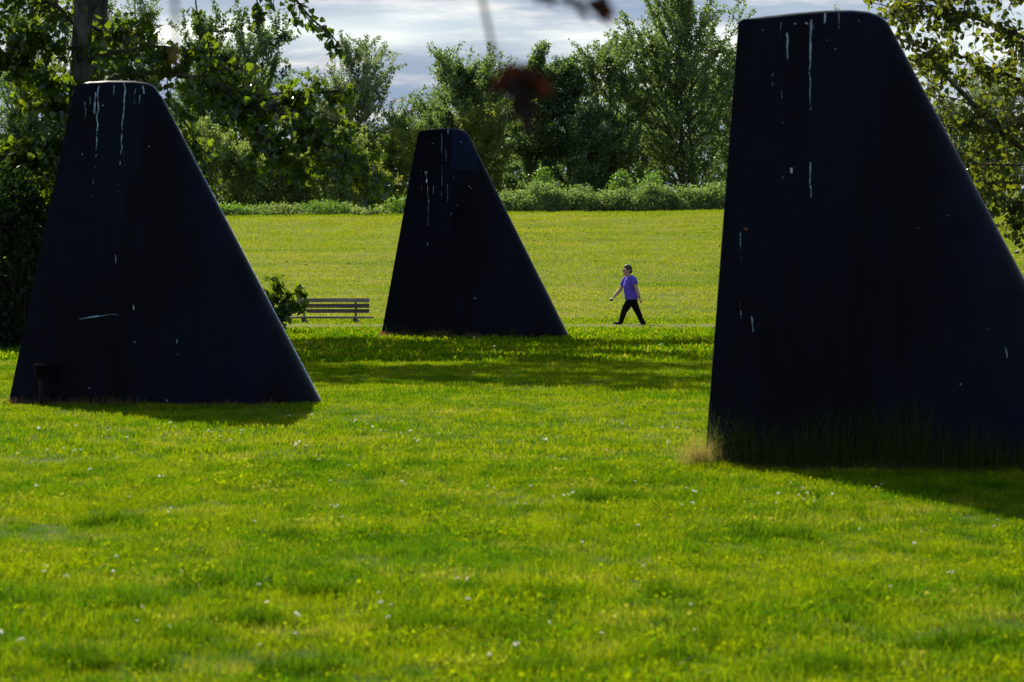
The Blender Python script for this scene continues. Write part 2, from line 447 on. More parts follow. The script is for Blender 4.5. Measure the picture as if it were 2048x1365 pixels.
finR.streaks([(1574, 66, 1577, 120, 4.5, .85), (1562, 45, 1561, 110, 1.8, .45), (1563, 110, 1566, 450, 1.6, .36), (1622, 40, 1620, 150, 5, .85), (1620, 150, 1624, 290, 3, .62),
              (1621, 325, 1621, 395, 4, .9), (1649, 27, 1649, 47, 4, .9), (1677, 26, 1679, 58, 2.8, .7), (1716, 40, 1716, 54, 3, .7), (1545, 147, 1545, 172, 2.6, .6),
              (1628, 48, 1628, 100, 2, .4), (1583, 336, 1584, 347, 5, 1.0), (1482, 465, 1481, 640, 3.2, .5), (1505, 634, 1506, 662, 3.2, .9), (1505, 662, 1506, 680, 1.6, .6),
              (2010, 693, 2013, 716, 2.2, .7), (1920, 768, 1922, 770, 4, 1.2), (1653, 80, 1655, 82, 4, 1.2), (1670, 97, 1672, 100, 4, 1.2), (1566, 352, 1567, 360, 2.5, .9), (1525, 60, 1526, 62, 3, 1.2),
              (1896, 430, 1898, 432, 5, 1.2), (1975, 658, 1977, 661, 3, 1.2), (1588, 48, 1592, 49, 4, .8), (1610, 46, 1616, 48, 4, .8)], seed=7)
finR.streaks([(1487, 457, 1496, 460, 5, 1.2), (1835, 455, 1838, 458, 3, 1.2)], 'rust_spots', M_RUST, 11)
finM.patch(903, 956, 262, 341, .003, M_FIN_SKY); finM.patch(918, 968, 447, 560, 0.004)  # the first patch colours in the sky's reflection at the fin's top
finR.patch(1440, 1700, 735, 912); finR.patch(1840, 1990, 470, 590)
for fin, sm in ((finR, [(1455, 1870, 326, 328), (1446, 1935, 457, 459), (1425, 2100, 733, 735.4), (1700, 1702, 460, 733), (1600, 1601.8, 50, 326)]),
                (finM, [(828, 955, 341, 342.2), (800, 1020, 447, 448.2), (918, 919, 342, 447), (778, 1080, 560, 561.2)]),
                (finL, [(118, 390, 330, 331.6), (82, 470, 505, 506.6), (285, 286.4, 170, 330), (50, 560, 690, 691.6)])):
    for q in sm: fin.patch(*q, .0045, M_FIN3, 'weld_seam')

# ------------------------------------------------------------------ plants: wood and leaves
def tubes(segs, sides=6):
    """segs: list of (points (n,3), radii (n,)) -> verts, quads"""
    V, Fq, off = [], [], 0
    for pts, rad in segs:
        pts = np.asarray(pts, float); rad = np.asarray(rad, float); n = len(pts)
        sd = sides if rad[0] > 0.03 else (5 if rad[0] > 0.012 else 3)
        tn = np.gradient(pts, axis=0); tn /= np.linalg.norm(tn, axis=1)[:, None] + 1e-9
        ref = np.where(np.abs(tn[:, 2:3]) > 0.9, [[1.0, 0, 0]], [[0, 0, 1.0]])
        a = np.cross(tn, ref); a /= np.linalg.norm(a, axis=1)[:, None] + 1e-9
        b = np.cross(tn, a)
        th = np.arange(sd) / sd * 2 * math.pi
        ring = pts[:, None] + rad[:, None, None] * (a[:, None] * np.cos(th)[None, :, None] + b[:, None] * np.sin(th)[None, :, None])
        V.append(ring.reshape(-1, 3))
        i = np.arange(n - 1)[:, None] * sd + np.arange(sd)[None]
        j = np.arange(n - 1)[:, None] * sd + (np.arange(sd)[None] + 1) % sd
        Fq.append(np.stack([i, j, j + sd, i + sd], -1).reshape(-1, 4) + off)
        off += n * sd
    return np.concatenate(V), np.concatenate(Fq)

def unit(v): return v / (np.linalg.norm(v, axis=-1, keepdims=True) + 1e-9)

def leaves(P, size, rng, droop=0.45, outward=None, heart=False, flat=0.0):
    """leaf blades: each one folded a little along its rib"""
    n = len(P); size = np.broadcast_to(size, (n,)) * rng.uniform(0.65, 1.25, n)
    ax = rng.normal(size=(n, 3)) * 0.75; ax[:, 2] -= droop
    if outward is not None: ax += outward * 0.5
    ax = unit(ax)
    nr = rng.normal(size=(n, 3)); nr[:, 2] += flat; nr = unit(nr - (nr * ax).sum(1, keepdims=True) * ax)
    sd = np.cross(ax, nr); s = size[:, None]
    if heart:
        prof = [(0.0, 0.0), (-0.06, 0.25), (0.22, 0.46), (0.55, 0.33), (1.0, 0.0)]
        mid = [P, P + ax * s * 0.5 - nr * s * 0.06, P + ax * s * 1.0 + 0 * nr]
        Lf = [P + ax * s * a + sd * s * b + nr * s * b * 0.3 for a, b in prof[1:4]]
        Rt = [P + ax * s * a - sd * s * b + nr * s * b * 0.3 for a, b in prof[1:4]]
        V = np.stack([mid[0], *Lf, mid[2], *Rt[::-1]], 1).reshape(-1, 3)      # 8 each, two quads per side
        b = np.arange(n)[:, None] * 8
        tri = np.concatenate([b + np.array(q) for q in ([0, 1, 2], [0, 2, 3], [0, 3, 4], [0, 4, 5], [0, 5, 6], [0, 6, 7])], 0)
        return V, tri, 8
    w = 0.40
    V = np.stack([P, P + ax * s * 0.45 + sd * s * w + nr * s * 0.1, P + ax * s, P + ax * s * 0.45 - sd * s * w + nr * s * 0.1], 1).reshape(-1, 3)
    b = np.arange(n)[:, None] * 4
    return V, np.concatenate([b + np.array([0, 1, 2]), b + np.array([0, 2, 3])], 0), 4

def arc(p0, d0, L, n, rng, up=0.0, wob=0.12):
    """a growing shoot: n points"""
    p = np.array(p0, float); d = unit(np.array(d0, float)); out = [p.copy()]
    for _ in range(n - 1):
        d = unit(d + rng.normal(size=3) * wob + np.array([0, 0, up])); p = p + d * L / (n - 1); out.append(p.copy())
    return np.array(out)

def along(pts, t):
    t = np.clip(t, 0, 1) * (len(pts) - 1); i = min(int(t), len(pts) - 2); k = t - i
    return pts[i] * (1 - k) + pts[i + 1] * k, unit(pts[i + 1] - pts[i])

BARK_G = plain('grey_bark', (0.070, 0.068, 0.060), 0.9, 0.1, 0.5, 7, 0.9, (1, 1, 0.3))
BARK_D = plain('dark_bark', (0.075, 0.06, 0.045), 0.9, 0.1, 0.4, 9, 0.8, (1, 1, 0.35))
BARK_W = plain('pale_bark', (0.40, 0.38, 0.34), 0.85, 0.1, 0.4, 5, 0.5, (1, 1, 2.5))
L_MID = leafmat('poplar_leaf', (0.024, 0.058, 0.016), (0.110, 0.152, 0.050), (0.27, 0.41, 0.070), 0.40, 0.045, 0.40)
L_DARK = leafmat('deep_green_leaf', (0.019, 0.052, 0.018), (0.082, 0.135, 0.050), (0.22, 0.36, 0.070), 0.38, 0.045, 0.40)
L_GREY = leafmat('greyish_leaf', (0.065, 0.092, 0.042), (0.155, 0.190, 0.095), (0.30, 0.40, 0.13), 0.42, 0.05, 0.42)
L_YEL = leafmat('yellow_green_leaf', (0.050, 0.085, 0.008), (0.130, 0.155, 0.015), (0.38, 0.45, 0.030), 0.46, 0.035, 0.42)
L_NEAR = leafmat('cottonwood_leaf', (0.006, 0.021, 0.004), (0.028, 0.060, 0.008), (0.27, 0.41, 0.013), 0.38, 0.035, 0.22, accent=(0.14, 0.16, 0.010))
L_NEARY = leafmat('bronze_green_leaf', (0.020, 0.040, 0.007), (0.060, 0.080, 0.012), (0.25, 0.30, 0.016), 0.42, 0.03, 0.34, accent=(0.16, 0.145, 0.012))
L_BUSH = leafmat('bramble_leaf', (0.045, 0.085, 0.020), (0.165, 0.220, 0.062), (0.30, 0.43, 0.070), 0.42, 0.035, 0.42)
L_LIME = leafmat('fresh_green_leaf', (0.050, 0.120, 0.012), (0.105, 0.180, 0.022), (0.20, 0.36, 0.02), 0.46, 0.05, 0.35)
L_WILLOW = leafmat('willow_leaf', (0.050, 0.090, 0.020), (0.150, 0.195, 0.055), (0.40, 0.52, 0.085), 0.42, 0.04, 0.42)
L_RED = leafmat('red_brown_leaf', (0.012, 0.0045, 0.002), (0.022, 0.008, 0.003), (0.025, 0.006, 0.002), 0.35, 0.01, 0.4)
L_BROWN = leafmat('withered_leaf', (0.05, 0.034, 0.018), (0.08, 0.055, 0.025), (0.10, 0.06, 0.02), 0.4, 0.02, 0.4)
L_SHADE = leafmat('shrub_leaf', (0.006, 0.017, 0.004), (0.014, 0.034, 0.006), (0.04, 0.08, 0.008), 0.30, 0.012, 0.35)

def finish(root, wood, V, T, k, leafm, barkm, rng, tw=None):
    wv, wf = tubes(wood)
    np_mesh('trunk', wv, wf, barkm, root, smooth=True)
    nl = len(V) // k
    tint = np.repeat(np.clip(rng.normal(0.5, 0.24, nl), 0, 1) if tw is None else tw, k)
    np_mesh('crown', V, T, leafm, root, tint=tint)

def tree(label, xp, d, ytop, wpx, leafm, barkm=BARK_G, n_leaf=12000, size=0.135, base=0.12, shape='oval', seed=1, lean=0.0, nlimb=46,
         group='trees beyond the crest', ybot=None, name='poplar_tree', stems=1, up=0.10, clump=0.115, sub=7):
    rng = np.random.default_rng(seed)
    x = (xp - 1024) / F * d; zb = float(gz(x, d)) - 0.05
    if ybot is not None: zb = EYE - (ybot - HOR) / F * d
    n_leaf = int(n_leaf * 2.0); nlimb = int(nlimb * 1.3); size = size * 1.10
    H = EYE - (ytop - HOR) / F * d - zb; Rr = wpx / 2 / F * d * (1.30 if shape == 'oval' else 1.12)
    root = empty(name, (x, d, zb), label=label, cat='tree', group=group)
    wood, S0, D0, L0 = [], [], [], []
    for st in range(stems):
        hh = H * (1 if st == 0 else rng.uniform(0.7, 0.95)); sx = 0 if stems == 1 else rng.uniform(-0.55, 0.55) * Rr
        d0 = np.array([lean + sx / max(hh, 1) * 1.2, rng.uniform(-.05, .05), 1])
        tr = arc((sx * 0.25, rng.uniform(-.2, .2) * (stems > 1), 0), d0, hh, 12, rng, 0.02, 0.035)
        tr[:, 2] *= hh / tr[-1, 2]
        r0 = 0.018 * hh * (1 if stems == 1 else 0.7)
        wood.append((tr, r0 * (1 - np.linspace(0, 1, 12)) ** 0.8 + 0.012))
        S0.append(tr[-2]); D0.append(unit(tr[-1] - tr[-2])); L0.append(hh * 0.07)
        nlb = max(8, int(nlimb / stems))
        for q in range(nlb):
            t = base + (0.97 - base) * ((q + rng.random()) / nlb)
            p, _ = along(tr, t)
            v = (t - base) / (1 - base)
            if shape == 'oval': pr = (math.sin(math.pi * min(1, v * 0.86 + 0.14)) ** 0.7)
            elif shape == 'spire': pr = (1 - v) ** 0.75 * (0.5 + 0.5 * min(1, v * 5))
            elif shape == 'column': pr = min(1, 0.55 + v * 1.6) * (1 - v ** 3) ** 0.8
            else: pr = min(1, 0.4 + 1.5 * v) * (1 - v ** 4) ** 0.5
            az = q * 2.39996 + rng.uniform(-0.5, 0.5) + seed
            el = R(rng.uniform(15, 40) + 32 * v)
            L = max(0.25, Rr * pr * rng.uniform(0.72, 1.22) / math.cos(el) * 0.92)
            if rng.random() < 0.10: L *= 1.25
            L = min(L, Rr * 1.6, max(0.3, (hh * rng.uniform(1.0, 1.07) - p[2]) / (math.sin(el) * 0.9 + 0.10)))
            dr = np.array([math.cos(az) * math.cos(el), math.sin(az) * math.cos(el), math.sin(el)])
            lb = arc(p, dr, L, 6, rng, up, 0.10)
            wood.append((lb, np.linspace(max(0.012, 0.011 * L + 0.008), 0.006, 6)))
            S0.append(lb[3]); D0.append(unit(lb[5] - lb[3])); L0.append(L * 0.55)
            for z in range(sub):
                tt = rng.uniform(0.18, 1.0); pp, dd = along(lb, tt)
                d2 = unit(dd + rng.normal(size=3) * 0.6 + np.array([0, 0, 0.22]))
                L2 = rng.uniform(0.18, 0.42) * L + 0.22
                S0.append(pp); D0.append(d2); L0.append(L2)
                if z % 2 == 0: wood.append((np.array([pp, pp + d2 * L2 * 0.6, pp + d2 * L2]), np.array([0.008, 0.006, 0.004])))
    S0 = np.array(S0); D0 = np.array(D0); L0 = np.array(L0)
    pk = rng.choice(len(L0), n_leaf, p=L0 / L0.sum() * 1.0)
    t = rng.random(n_leaf) ** 0.8
    P = S0[pk] + D0[pk] * (L0[pk] * t)[:, None] + rng.normal(size=(n_leaf, 3)) * (clump * (0.55 + 0.45 * rng.random(n_leaf)))[:, None] * np.array([1, 1, 0.85])
    P[:, 2] = np.maximum(P[:, 2], 0.08)
    tw = np.clip(rng.normal(0.42, 0.22, len(L0))[pk] + rng.normal(0, 0.24, n_leaf), 0, 1)
    V, T, k = leaves(P, size, rng, 0.35)
    finish(root, wood, V, T, k, leafm, barkm, rng, tw)
    return root

def bush(label, xp, d, ytop, wpx, leafm, n_leaf=5000, size=0.10, seed=1, ybot=None, depth=1.0, name='bramble_bush', cat='bush', group=None, rough=0.45, shoots=True):
    """a mound of arching stems"""
    rng = np.random.default_rng(seed)
    x = (xp - 1024) / F * d; zb = float(gz(x, d)) - 0.05
    if ybot is not None: zb = EYE - (ybot - HOR) / F * d
    H = EYE - (ytop - HOR) / F * d - zb; Rx = wpx / 2 / F * d; Ry = depth
    root = empty(name, (x, d, zb), label=label, cat=cat, group=group)
    wood, pts = [], []
    ns = 26
    for q in range(ns):
        a = rng.uniform(0, 2 * math.pi); rr = math.sqrt(rng.random())
        tip = np.array([math.cos(a) * rr * Rx, math.sin(a) * rr * Ry, H * (1 - 0.55 * rr ** 2.5) * rng.uniform(0.8, 1.05)])
        b = tip * np.array([0.6, 0.6, 0])
        mid = (b + tip) / 2 + np.array([0, 0, H * 0.12])
        wood.append((np.array([b, mid, tip]), np.array([0.014, 0.010, 0.005])))
    # leaves in the outer skin of the mound, with lumps
    n = n_leaf
    a = rng.uniform(0, 2 * math.pi, n); cz = rng.random(n)
    rr = np.sqrt(1 - cz ** 2 * 0.98) * np.where(rng.random(n) < 0.72, rng.uniform(0.82, 1.05, n), rng.uniform(0.3, 0.85, n))
    lump = 1 + rough * 2 * (fbm(a * 2.2 + seed, cz * 4 + seed, seed) - 0.5)
    P = np.stack([np.cos(a) * rr * Rx * lump, np.sin(a) * rr * Ry * lump, cz * H * lump * np.where(rng.random(n) < 0.8, 1, rng.random(n))], 1)
    if shoots:
        m = n // 9; k = rng.integers(0, 40, m); sa = rng.uniform(0, 6.28, 40); sr = np.sqrt(rng.random(40)) * 0.9
        base = np.stack([np.cos(sa) * sr * Rx, np.sin(sa) * sr * Ry, H * np.sqrt(1 - sr ** 2 * 0.9)], 1)
        P[:m] = base[k] + np.stack([rng.normal(0, 0.10, m), rng.normal(0, 0.1, m), rng.uniform(-0.1, 0.36, m) * H ** 0.5], 1)
    P += rng.normal(size=P.shape) * 0.05
    P[:, 2] = np.maximum(P[:, 2], 0.06)
    V, T, k = leaves(P, size, rng, 0.1, flat=0.9)
    wv, wf = tubes(wood); np_mesh('stems', wv, wf, BARK_D, root, smooth=True)['kind'] = 'stuff'
    tint = np.clip(fbm(a * 3 + 3, cz * 5, seed + 2) * 0.8 + rng.normal(0.1, 0.18, n), 0, 1)
    np_mesh('foliage', V, T, leafm, root, tint=np.repeat(tint, k))
    return root

# --- the row of trees beyond the crest, from one side of the picture to the other
tree('thin bare-stemmed pale tree rising behind the leafy dark tree trunk', 225, 173.0, -60, 120, L_MID, BARK_W, 5200, 0.12, 0.30, 'column', 11, nlimb=50, stems=4, clump=.15)
tree('tall airy tree with pale thin stems beside the grey trunk, above the streaked fin top', 285, 170.0, -70, 125, L_MID, BARK_W, 7500, 0.12, 0.28, 'column', 12, nlimb=54, stems=4, clump=.16)
tree('pale stemmed poplar seen through gaps in the dark ivy-green crown', 60, 174.0, -40, 180, L_MID, BARK_W, 8000, 0.13, 0.22, 'column', 13, stems=4)
tree('dark green tree whose pointed top shows between the two hanging cottonwood twigs', 405, 169.0, 62, 110, L_DARK, BARK_D, 12000, 0.145, 0.12, 'oval', 14)
tree('dark green bushy tree with a knobbly top under the long cottonwood branch', 490, 168.0, 76, 150, L_DARK, BARK_D, 15000, 0.145, 0.10, 'oval', 15, stems=2)
tree('round-crowned greyish green tree standing alone against the sky beside the cottonwood branch', 702, 171.0, 108, 165, L_GREY, BARK_G, 15500, 0.125, 0.16, 'oval', 16, stems=2)
tree('short tree with a thin ragged top filling the gap before the middle fin', 812, 173.0, 248, 90, L_MID, BARK_G, 5500, 0.125, 0.10, 'oval', 17)
tree('broad yellow-green young tree directly beside the middle fin top', 775, 167.0, 285, 120, L_YEL, BARK_D, 10500, 0.125, 0.04, 'oval', 18, stems=3)
tree('wide full-crowned green tree rising behind the middle fin', 925, 170.0, 146, 185, L_MID, BARK_D, 19000, 0.135, 0.08, 'oval', 19, stems=2, nlimb=60)
tree('bright yellow-green low tree in front of the wide full crown', 968, 166.4, 236, 85, L_YEL, BARK_D, 7500, 0.125, 0.06, 'oval', 20)
tree('twin-topped pointed tree behind the dangling red-brown leaves', 1042, 172.0, 92, 130, L_MID, BARK_D, 13000, 0.15, 0.10, 'spire', 21, stems=2, clump=.17)
tree('slender open tree with a loose tufted tip and sky on both sides', 1146, 172.0, 136, 95, L_DARK, BARK_D, 7600, 0.145, 0.12, 'column', 22, clump=.17)
tree('medium poplar with many upright shoots, second from the largest fin', 1248, 171.0, 82, 145, L_MID, BARK_D, 14500, 0.13, 0.10, 'oval', 23, stems=3)
tree('low dense tree filling between the slender tree and the upright poplar', 1195, 169.0, 232, 110, L_DARK, BARK_D, 7500, 0.14, 0.05, 'oval', 24, stems=2)
tree('tallest poplar, its top leaving the frame next to the largest fin', 1395, 172.0, -25, 215, L_MID, BARK_G, 26000, 0.14, 0.08, 'oval', 25, stems=3, nlimb=80)
tree('dark tree half hidden by the straight edge of the largest fin', 1470, 175.0, 120, 130, L_DARK, BARK_D, 11000, 0.145, 0.08, 'oval', 26)
tree('green tree mostly hidden behind the largest fin', 1640, 175.0, 90, 180, L_MID, BARK_G, 9000, 0.15, 0.08, 'oval', 27)
tree('greyish tree showing under the overhanging bronze-leaved branches beside the largest fin', 1925, 181.0, 195, 150, L_GREY, BARK_G, 11000, 0.14, 0.08, 'oval', 28, stems=2)
tree('pale grey-green tree at the very edge of the frame behind the overhanging branches', 2050, 185.0, 175, 160, L_GREY, BARK_G, 10000, 0.14, 0.08, 'oval', 29, stems=2)
tree('low grey-green tree at the foot of the overhanging bronze-leaved branches', 1985, 173.0, 300, 120, L_MID, BARK_G, 6000, 0.14, 0.05, 'oval', 30)
tree('shadowy tree low behind the dark leafy tree', 20, 169.0, 180, 190, L_DARK, BARK_D, 11000, 0.15, 0.05, 'oval', 31, stems=2)
tree('dark tree hidden behind the fin with the slanting scratch', 215, 169.0, 230, 170, L_DARK, BARK_D, 8000, 0.15, 0.05, 'oval', 32)

for i, (xp, yt, wpx, m, lb) in enumerate([
        (560, 185, 170, L_DARK, 'dim tree standing back behind the pale willow scrub'), (640, 250, 120, L_MID, 'low full tree standing back beside the round greyish tree'),
        (890, 225, 110, L_MID, 'full green tree standing back between the short ragged tree and the wide crown'), (1000, 190, 130, L_DARK, 'dim full tree standing back at the sloping edge of the middle fin'),
        (1100, 268, 150, L_MID, 'low full tree standing back between the twin-topped tree and the slender open tree'), (1185, 262, 130, L_MID, 'low full tree standing back under the upright poplar'),
        (1310, 190, 150, L_MID, 'full tree standing back between the upright poplar and the tallest poplar'), (1420, 150, 160, L_DARK, 'dim full tree standing back under the tallest poplar'),
        (370, 190, 150, L_MID, 'full tree standing back over the slanting edge of the scratched fin')]):
    tree(lb, xp, 184 + (i % 3) * 2, yt, wpx, m, BARK_D, 6500, 0.16, 0.04, 'oval', 400 + i, stems=2, nlimb=40)

# willow scrub and brambles at the foot of the trees
GS = 'scrub along the crest of the lawn'
for i, (xp, yt, wpx, m, n, lb) in enumerate([
        (395, 262, 105, L_WILLOW, 7000, 'upright willow scrub just past the slanting edge of the scratched fin'),
        (470, 290, 95, L_WILLOW, 6500, 'pale green willow scrub under the dark knobbly tree'),
        (532, 300, 80, L_WILLOW, 5600, 'narrow willow bush between two paler ones under the cottonwood branch'),
        (598, 318, 100, L_WILLOW, 7000, 'sunlit yellowish willow bush under the end of the cottonwood branch'),
        (668, 268, 105, L_WILLOW, 7600, 'dark hollowed willow bush below the round greyish tree'),
        (735, 330, 80, L_YEL, 5200, 'low bright bush at the foot of the round greyish tree')]):
    tree(lb, xp, 149.2 + (i % 2) * 0.8, yt, wpx, m, BARK_D, n, 0.115, 0.0, 'round', 60 + i, stems=4, nlimb=44, group=GS, name='willow_bush', clump=.13)['category'] = 'bush'
br = [(452, 402, 100), (560, 398, 120), (655, 402, 110), (742, 404, 90), (815, 396, 95),
      (1025, 384, 95), (1090, 374, 110), (1160, 379, 110), (1235, 380, 105), (1305, 379, 100), (1375, 376, 110), (1440, 377, 100),
      (1930, 392, 110), (2025, 392, 110), (60, 400, 140)]
bl = ['weedy bramble clump at the lawn edge beside the scratched fin', 'low bramble clump under the pale willow scrub', 'low bramble mound under the yellowish willow bush',
      'small bramble mound below the round greyish tree', 'bramble mound meeting the middle fin on the bench side', 'bramble mound meeting the sloping edge of the middle fin',
      'dark-faced bramble mound, second past the middle fin', 'tall bramble mound under the slender open tree', 'bramble mound in front of the bright fresh green bushes',
      'pale-topped bramble mound next after the fresh green bushes', 'long even bramble mound under the tallest poplar', 'last bramble mound before the largest fin',
      'bramble mound seen past the sloping edge of the largest fin', 'bramble mound at the frame edge under the overhanging branch', 'bramble mound behind the dark leafy tree']
for i, ((xp, yt, wpx), lb) in enumerate(zip(br, bl)):
    yt += 5 + (0, 5, -4, 3, -5, 4, -2)[i % 7] + (7 if xp < 900 else 0)
    small = xp < 900
    bush(lb, xp, 141.6 + (i % 3) * 0.35, yt, wpx * 1.12, L_BUSH if not small or i % 2 else L_LIME, 8000 if not small else 4500, 0.105, 100 + i, None, 1.3, group=GS)
for i, (xp, yt, wpx, lb) in enumerate([(1085, 350, 55, 'pale fresh shrub poking above the dark-faced bramble'), (1243, 358, 62, 'fresh bright green bush above the brambles, nearer the middle fin'),
                                       (1300, 360, 58, 'fresh bright green bush above the brambles, nearer the largest fin')]):
    bush(lb, xp, 143.6, yt, wpx, L_LIME, 3000, 0.12, 130 + i, None, 0.7, 'green_bush', group=GS, rough=0.5)

# ------------------------------------------------------------------ the large cottonwood with its long branches
def px_path(pts, d0, d1, n=14):
    q = np.array([px(x, y, d0 + (d1 - d0) * i / max(1, len(pts) - 1)) for i, (x, y) in enumerate(pts)])
    t = np.linspace(0, len(q) - 1, n); out = []
    for a in t:
        i = min(int(a), len(q) - 2); k = a - i
        p0 = q[max(i - 1, 0)]; p1 = q[i]; p2 = q[i + 1]; p3 = q[min(i + 2, len(q) - 1)]
        out.append(0.5 * (2 * p1 + (p2 - p0) * k + (2 * p0 - 5 * p1 + 4 * p2 - p3) * k * k + (3 * p1 - p0 - 3 * p2 + p3) * k ** 3))
    return np.array(out)

def shoots_on(limb, n, L, rng, t0=0.15, hang=0.25, spread=0.7, depth=1.0):
    out = []
    for _ in range(n):
        t = t0 + (1 - t0) * rng.random(); p, dd = along(limb, t)
        v = unit(dd * 0.6 + rng.normal(size=3) * spread * np.array([1, depth, 1]) + np.array([0, 0, -hang]))
        out.append(arc(p, v, L * rng.uniform(0.5, 1.25), 4, rng, -0.10 * hang, 0.15))
    return out

def big_tree(name, label, group, base, limbs, extra, leafm, barkm, trunk, size, seed, cat='tree', gap=0.055, heart=True, spreadP=0.05):
    """limbs: (path, r0, n_shoots, shoot_len, n_sub, hang); extra: added leaf points"""
    rng = np.random.default_rng(seed); base = np.array(base)
    root = empty(name, tuple(base), label=label, cat=cat, group=group)
    wood = [(p - base, r) for p, r in trunk]; pts = []; lw = []
    for limb, r0, ns, sl, nsub, hang in limbs:
        wood_l = (limb - base, np.linspace(r0, 0.008, len(limb)))
        lw.append(wood_l)
        for s1 in shoots_on(limb, ns, sl, rng, 0.12, hang):
            lw.append((s1 - base, np.linspace(0.012, 0.004, len(s1))))
            sub = [s1] + shoots_on(s1, nsub, sl * 0.5, rng, 0.2, hang)
            for s2 in sub:
                if s2 is not s1: lw.append((s2 - base, np.linspace(0.006, 0.003, len(s2))))
                m = max(2, int(np.linalg.norm(s2[-1] - s2[0]) / gap))
                for q in range(m):
                    p, _ = along(s2, (q + rng.random()) / m); pts.append(p + rng.normal(size=3) * spreadP)
    if trunk:
        wv, wf = tubes(wood, 12); np_mesh('trunk', wv, wf, barkm, root, smooth=True)
    wv, wf = tubes(lw, 6); np_mesh('branches', wv, wf, barkm if not trunk else BARK_D, root, smooth=True)
    P = np.array(pts)
    if extra is not None and len(extra): P = np.concatenate([P, extra])
    V, T, k = leaves(P - base, size, rng, 0.75, heart=heart)
    tint = np.clip(rng.normal(0.45, 0.25, len(P)), 0, 1)
    np_mesh('crown', V, T, leafm, root, tint=np.repeat(tint, k))
    return root, len(P)

rng = np.random.default_rng(77)
D = 49.0
tb = px(150, 690, D); tb[2] = float(gz(tb[0], D)) - 0.1
tr_pts = np.array([tb, px(152, 520, D), px(150, 330, D), px(158, 170, D), px(166, 40, D), px(172, -110, D), px(180, -320, D), px(190, -600, D), px(205, -900, D)])
tr_main = (tr_pts, np.array([0.24, 0.20, 0.19, 0.175, 0.17, 0.15, 0.12, 0.08, 0.03]))
fork = np.array([px(172, 30, D), px(205, -25, D), px(250, -110, D - .5), px(330, -300, D - 1), px(420, -520, D - 1.5)])
limbs = []
def LB(pts, d0, d1, r0, ns, sl, nsub, hang, n=14): limbs.append((px_path(pts, d0, d1, n), r0, ns, sl, nsub, hang))
# long branch toward the middle fin
LB([(160, 190), (250, 150), (360, 150), (450, 180), (540, 215), (620, 258), (690, 308), (736, 336)], D, D - 2.5, .055, 64, .60, 3, .35, 18)
LB([(360, 150), (430, 165), (500, 190), (580, 185), (640, 185), (690, 178)], D - .8, D - 1.8, .03, 30, .50, 3, .3)
LB([(165, 120), (260, 100), (340, 95), (420, 120), (470, 150)], D, D - .8, .04, 34, .60, 3, .3)
LB([(330, 200), (380, 260), (410, 330), (440, 370)], D - .5, D - 1, .025, 20, .45, 2, .5)
LB([(450, 180), (500, 250), (560, 300), (600, 335)], D - 1, D - 2, .025, 26, .45, 3, .5)
LB([(540, 215), (590, 205), (640, 230), (680, 250)], D - 1.2, D - 2, .02, 16, .42, 3, .4)
# twigs hanging in from above the frame
LB([(250, -110), (330, -90), (385, -40), (393, 20), (408, 62)], D - .5, D - 1.5, .03, 9, .32, 2, .4)
LB([(330, -300), (470, -140), (560, -40), (620, 35), (655, 62), (676, 88)], D - 1, D - 2, .035, 17, .34, 2, .3)
LB([(470, -140), (505, -30), (518, 20), (524, 50)], D - 1.5, D - 2, .02, 7, .28, 2, .4)
LB([(330, -300), (440, -110), (520, -30), (565, 0)], D - 1, D - 2, .03, 10, .36, 2, .3)
# dense side away from the lawn
LB([(158, 200), (100, 150), (40, 120), (-40, 120)], D, D - .6, .05, 44, .65, 3, .25)
LB([(160, 60), (110, 10), (40, -20), (-40, -30)], D, D + .6, .05, 40, .65, 3, .25)
LB([(152, 300), (100, 280), (40, 300), (-50, 330)], D, D - .5, .05, 50, .65, 3, .3)
LB([(150, 400), (90, 390), (30, 420), (-50, 440)], D, D + .4, .05, 48, .65, 3, .3)
LB([(150, 330), (60, 325), (10, 350), (-60, 350)], D, D - .9, .05, 30, .5, 3, .3)
LB([(160, 40), (200, 60), (250, 60), (310, 40)], D, D + .8, .04, 26, .5, 3, .25)
LB([(155, 230), (110, 200), (80, 190), (40, 210)], D, D + .9, .04, 34, .55, 3, .25)
LB([(156, 100), (110, 90), (70, 70), (20, 60)], D, D - .9, .04, 30, .55, 3, .25)
# ivy-like growth up the trunk
LB([(150, 640), (150, 480), (150, 330), (158, 180)], D - .15, D - .15, .02, 90, .34, 3, .1)
LB([(158, 200), (190, 170), (200, 190), (230, 230)], D - .1, D - .3, .02, 24, .40, 3, .3)
# high canopy above the frame, whose shade falls over the lawn
rr = np.random.default_rng(5)
tops = [(a, h, L) for a, h, L in [(0.1, 7.7, 6.3), (0.5, 8.2, 6.0), (-0.35, 8.0, 6.0), (-0.8, 8.2, 5.2), (0.9, 8.6, 5.0), (0.25, 9.2, 5.4), (-0.2, 9.8, 4.6), (1.6, 7.5, 4.4), (-1.5, 7.6, 4.6), (2.6, 8.2, 4.2), (-2.5, 8.4, 4.0), (0.0, 11, 3.4)]]
for a, h, L in tops:
    p, _ = along(tr_pts, 0)
    i = np.interp(h, tr_pts[:, 2], np.arange(len(tr_pts))); j = min(int(i), len(tr_pts) - 2); p = tr_pts[j] + (tr_pts[j + 1] - tr_pts[j]) * (i - j)
    lb = arc(p, (math.cos(a), math.sin(a), 0.25), L, 10, rr, -0.005, 0.10)
    limbs.append((lb, .075, 46, 1.0, 3, .15))
ex = []
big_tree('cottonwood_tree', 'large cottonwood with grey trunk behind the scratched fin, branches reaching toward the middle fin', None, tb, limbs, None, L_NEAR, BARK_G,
         [tr_main, (fork, np.array([.10, .085, .07, .05, .03]))], 0.135, 41, gap=0.080)

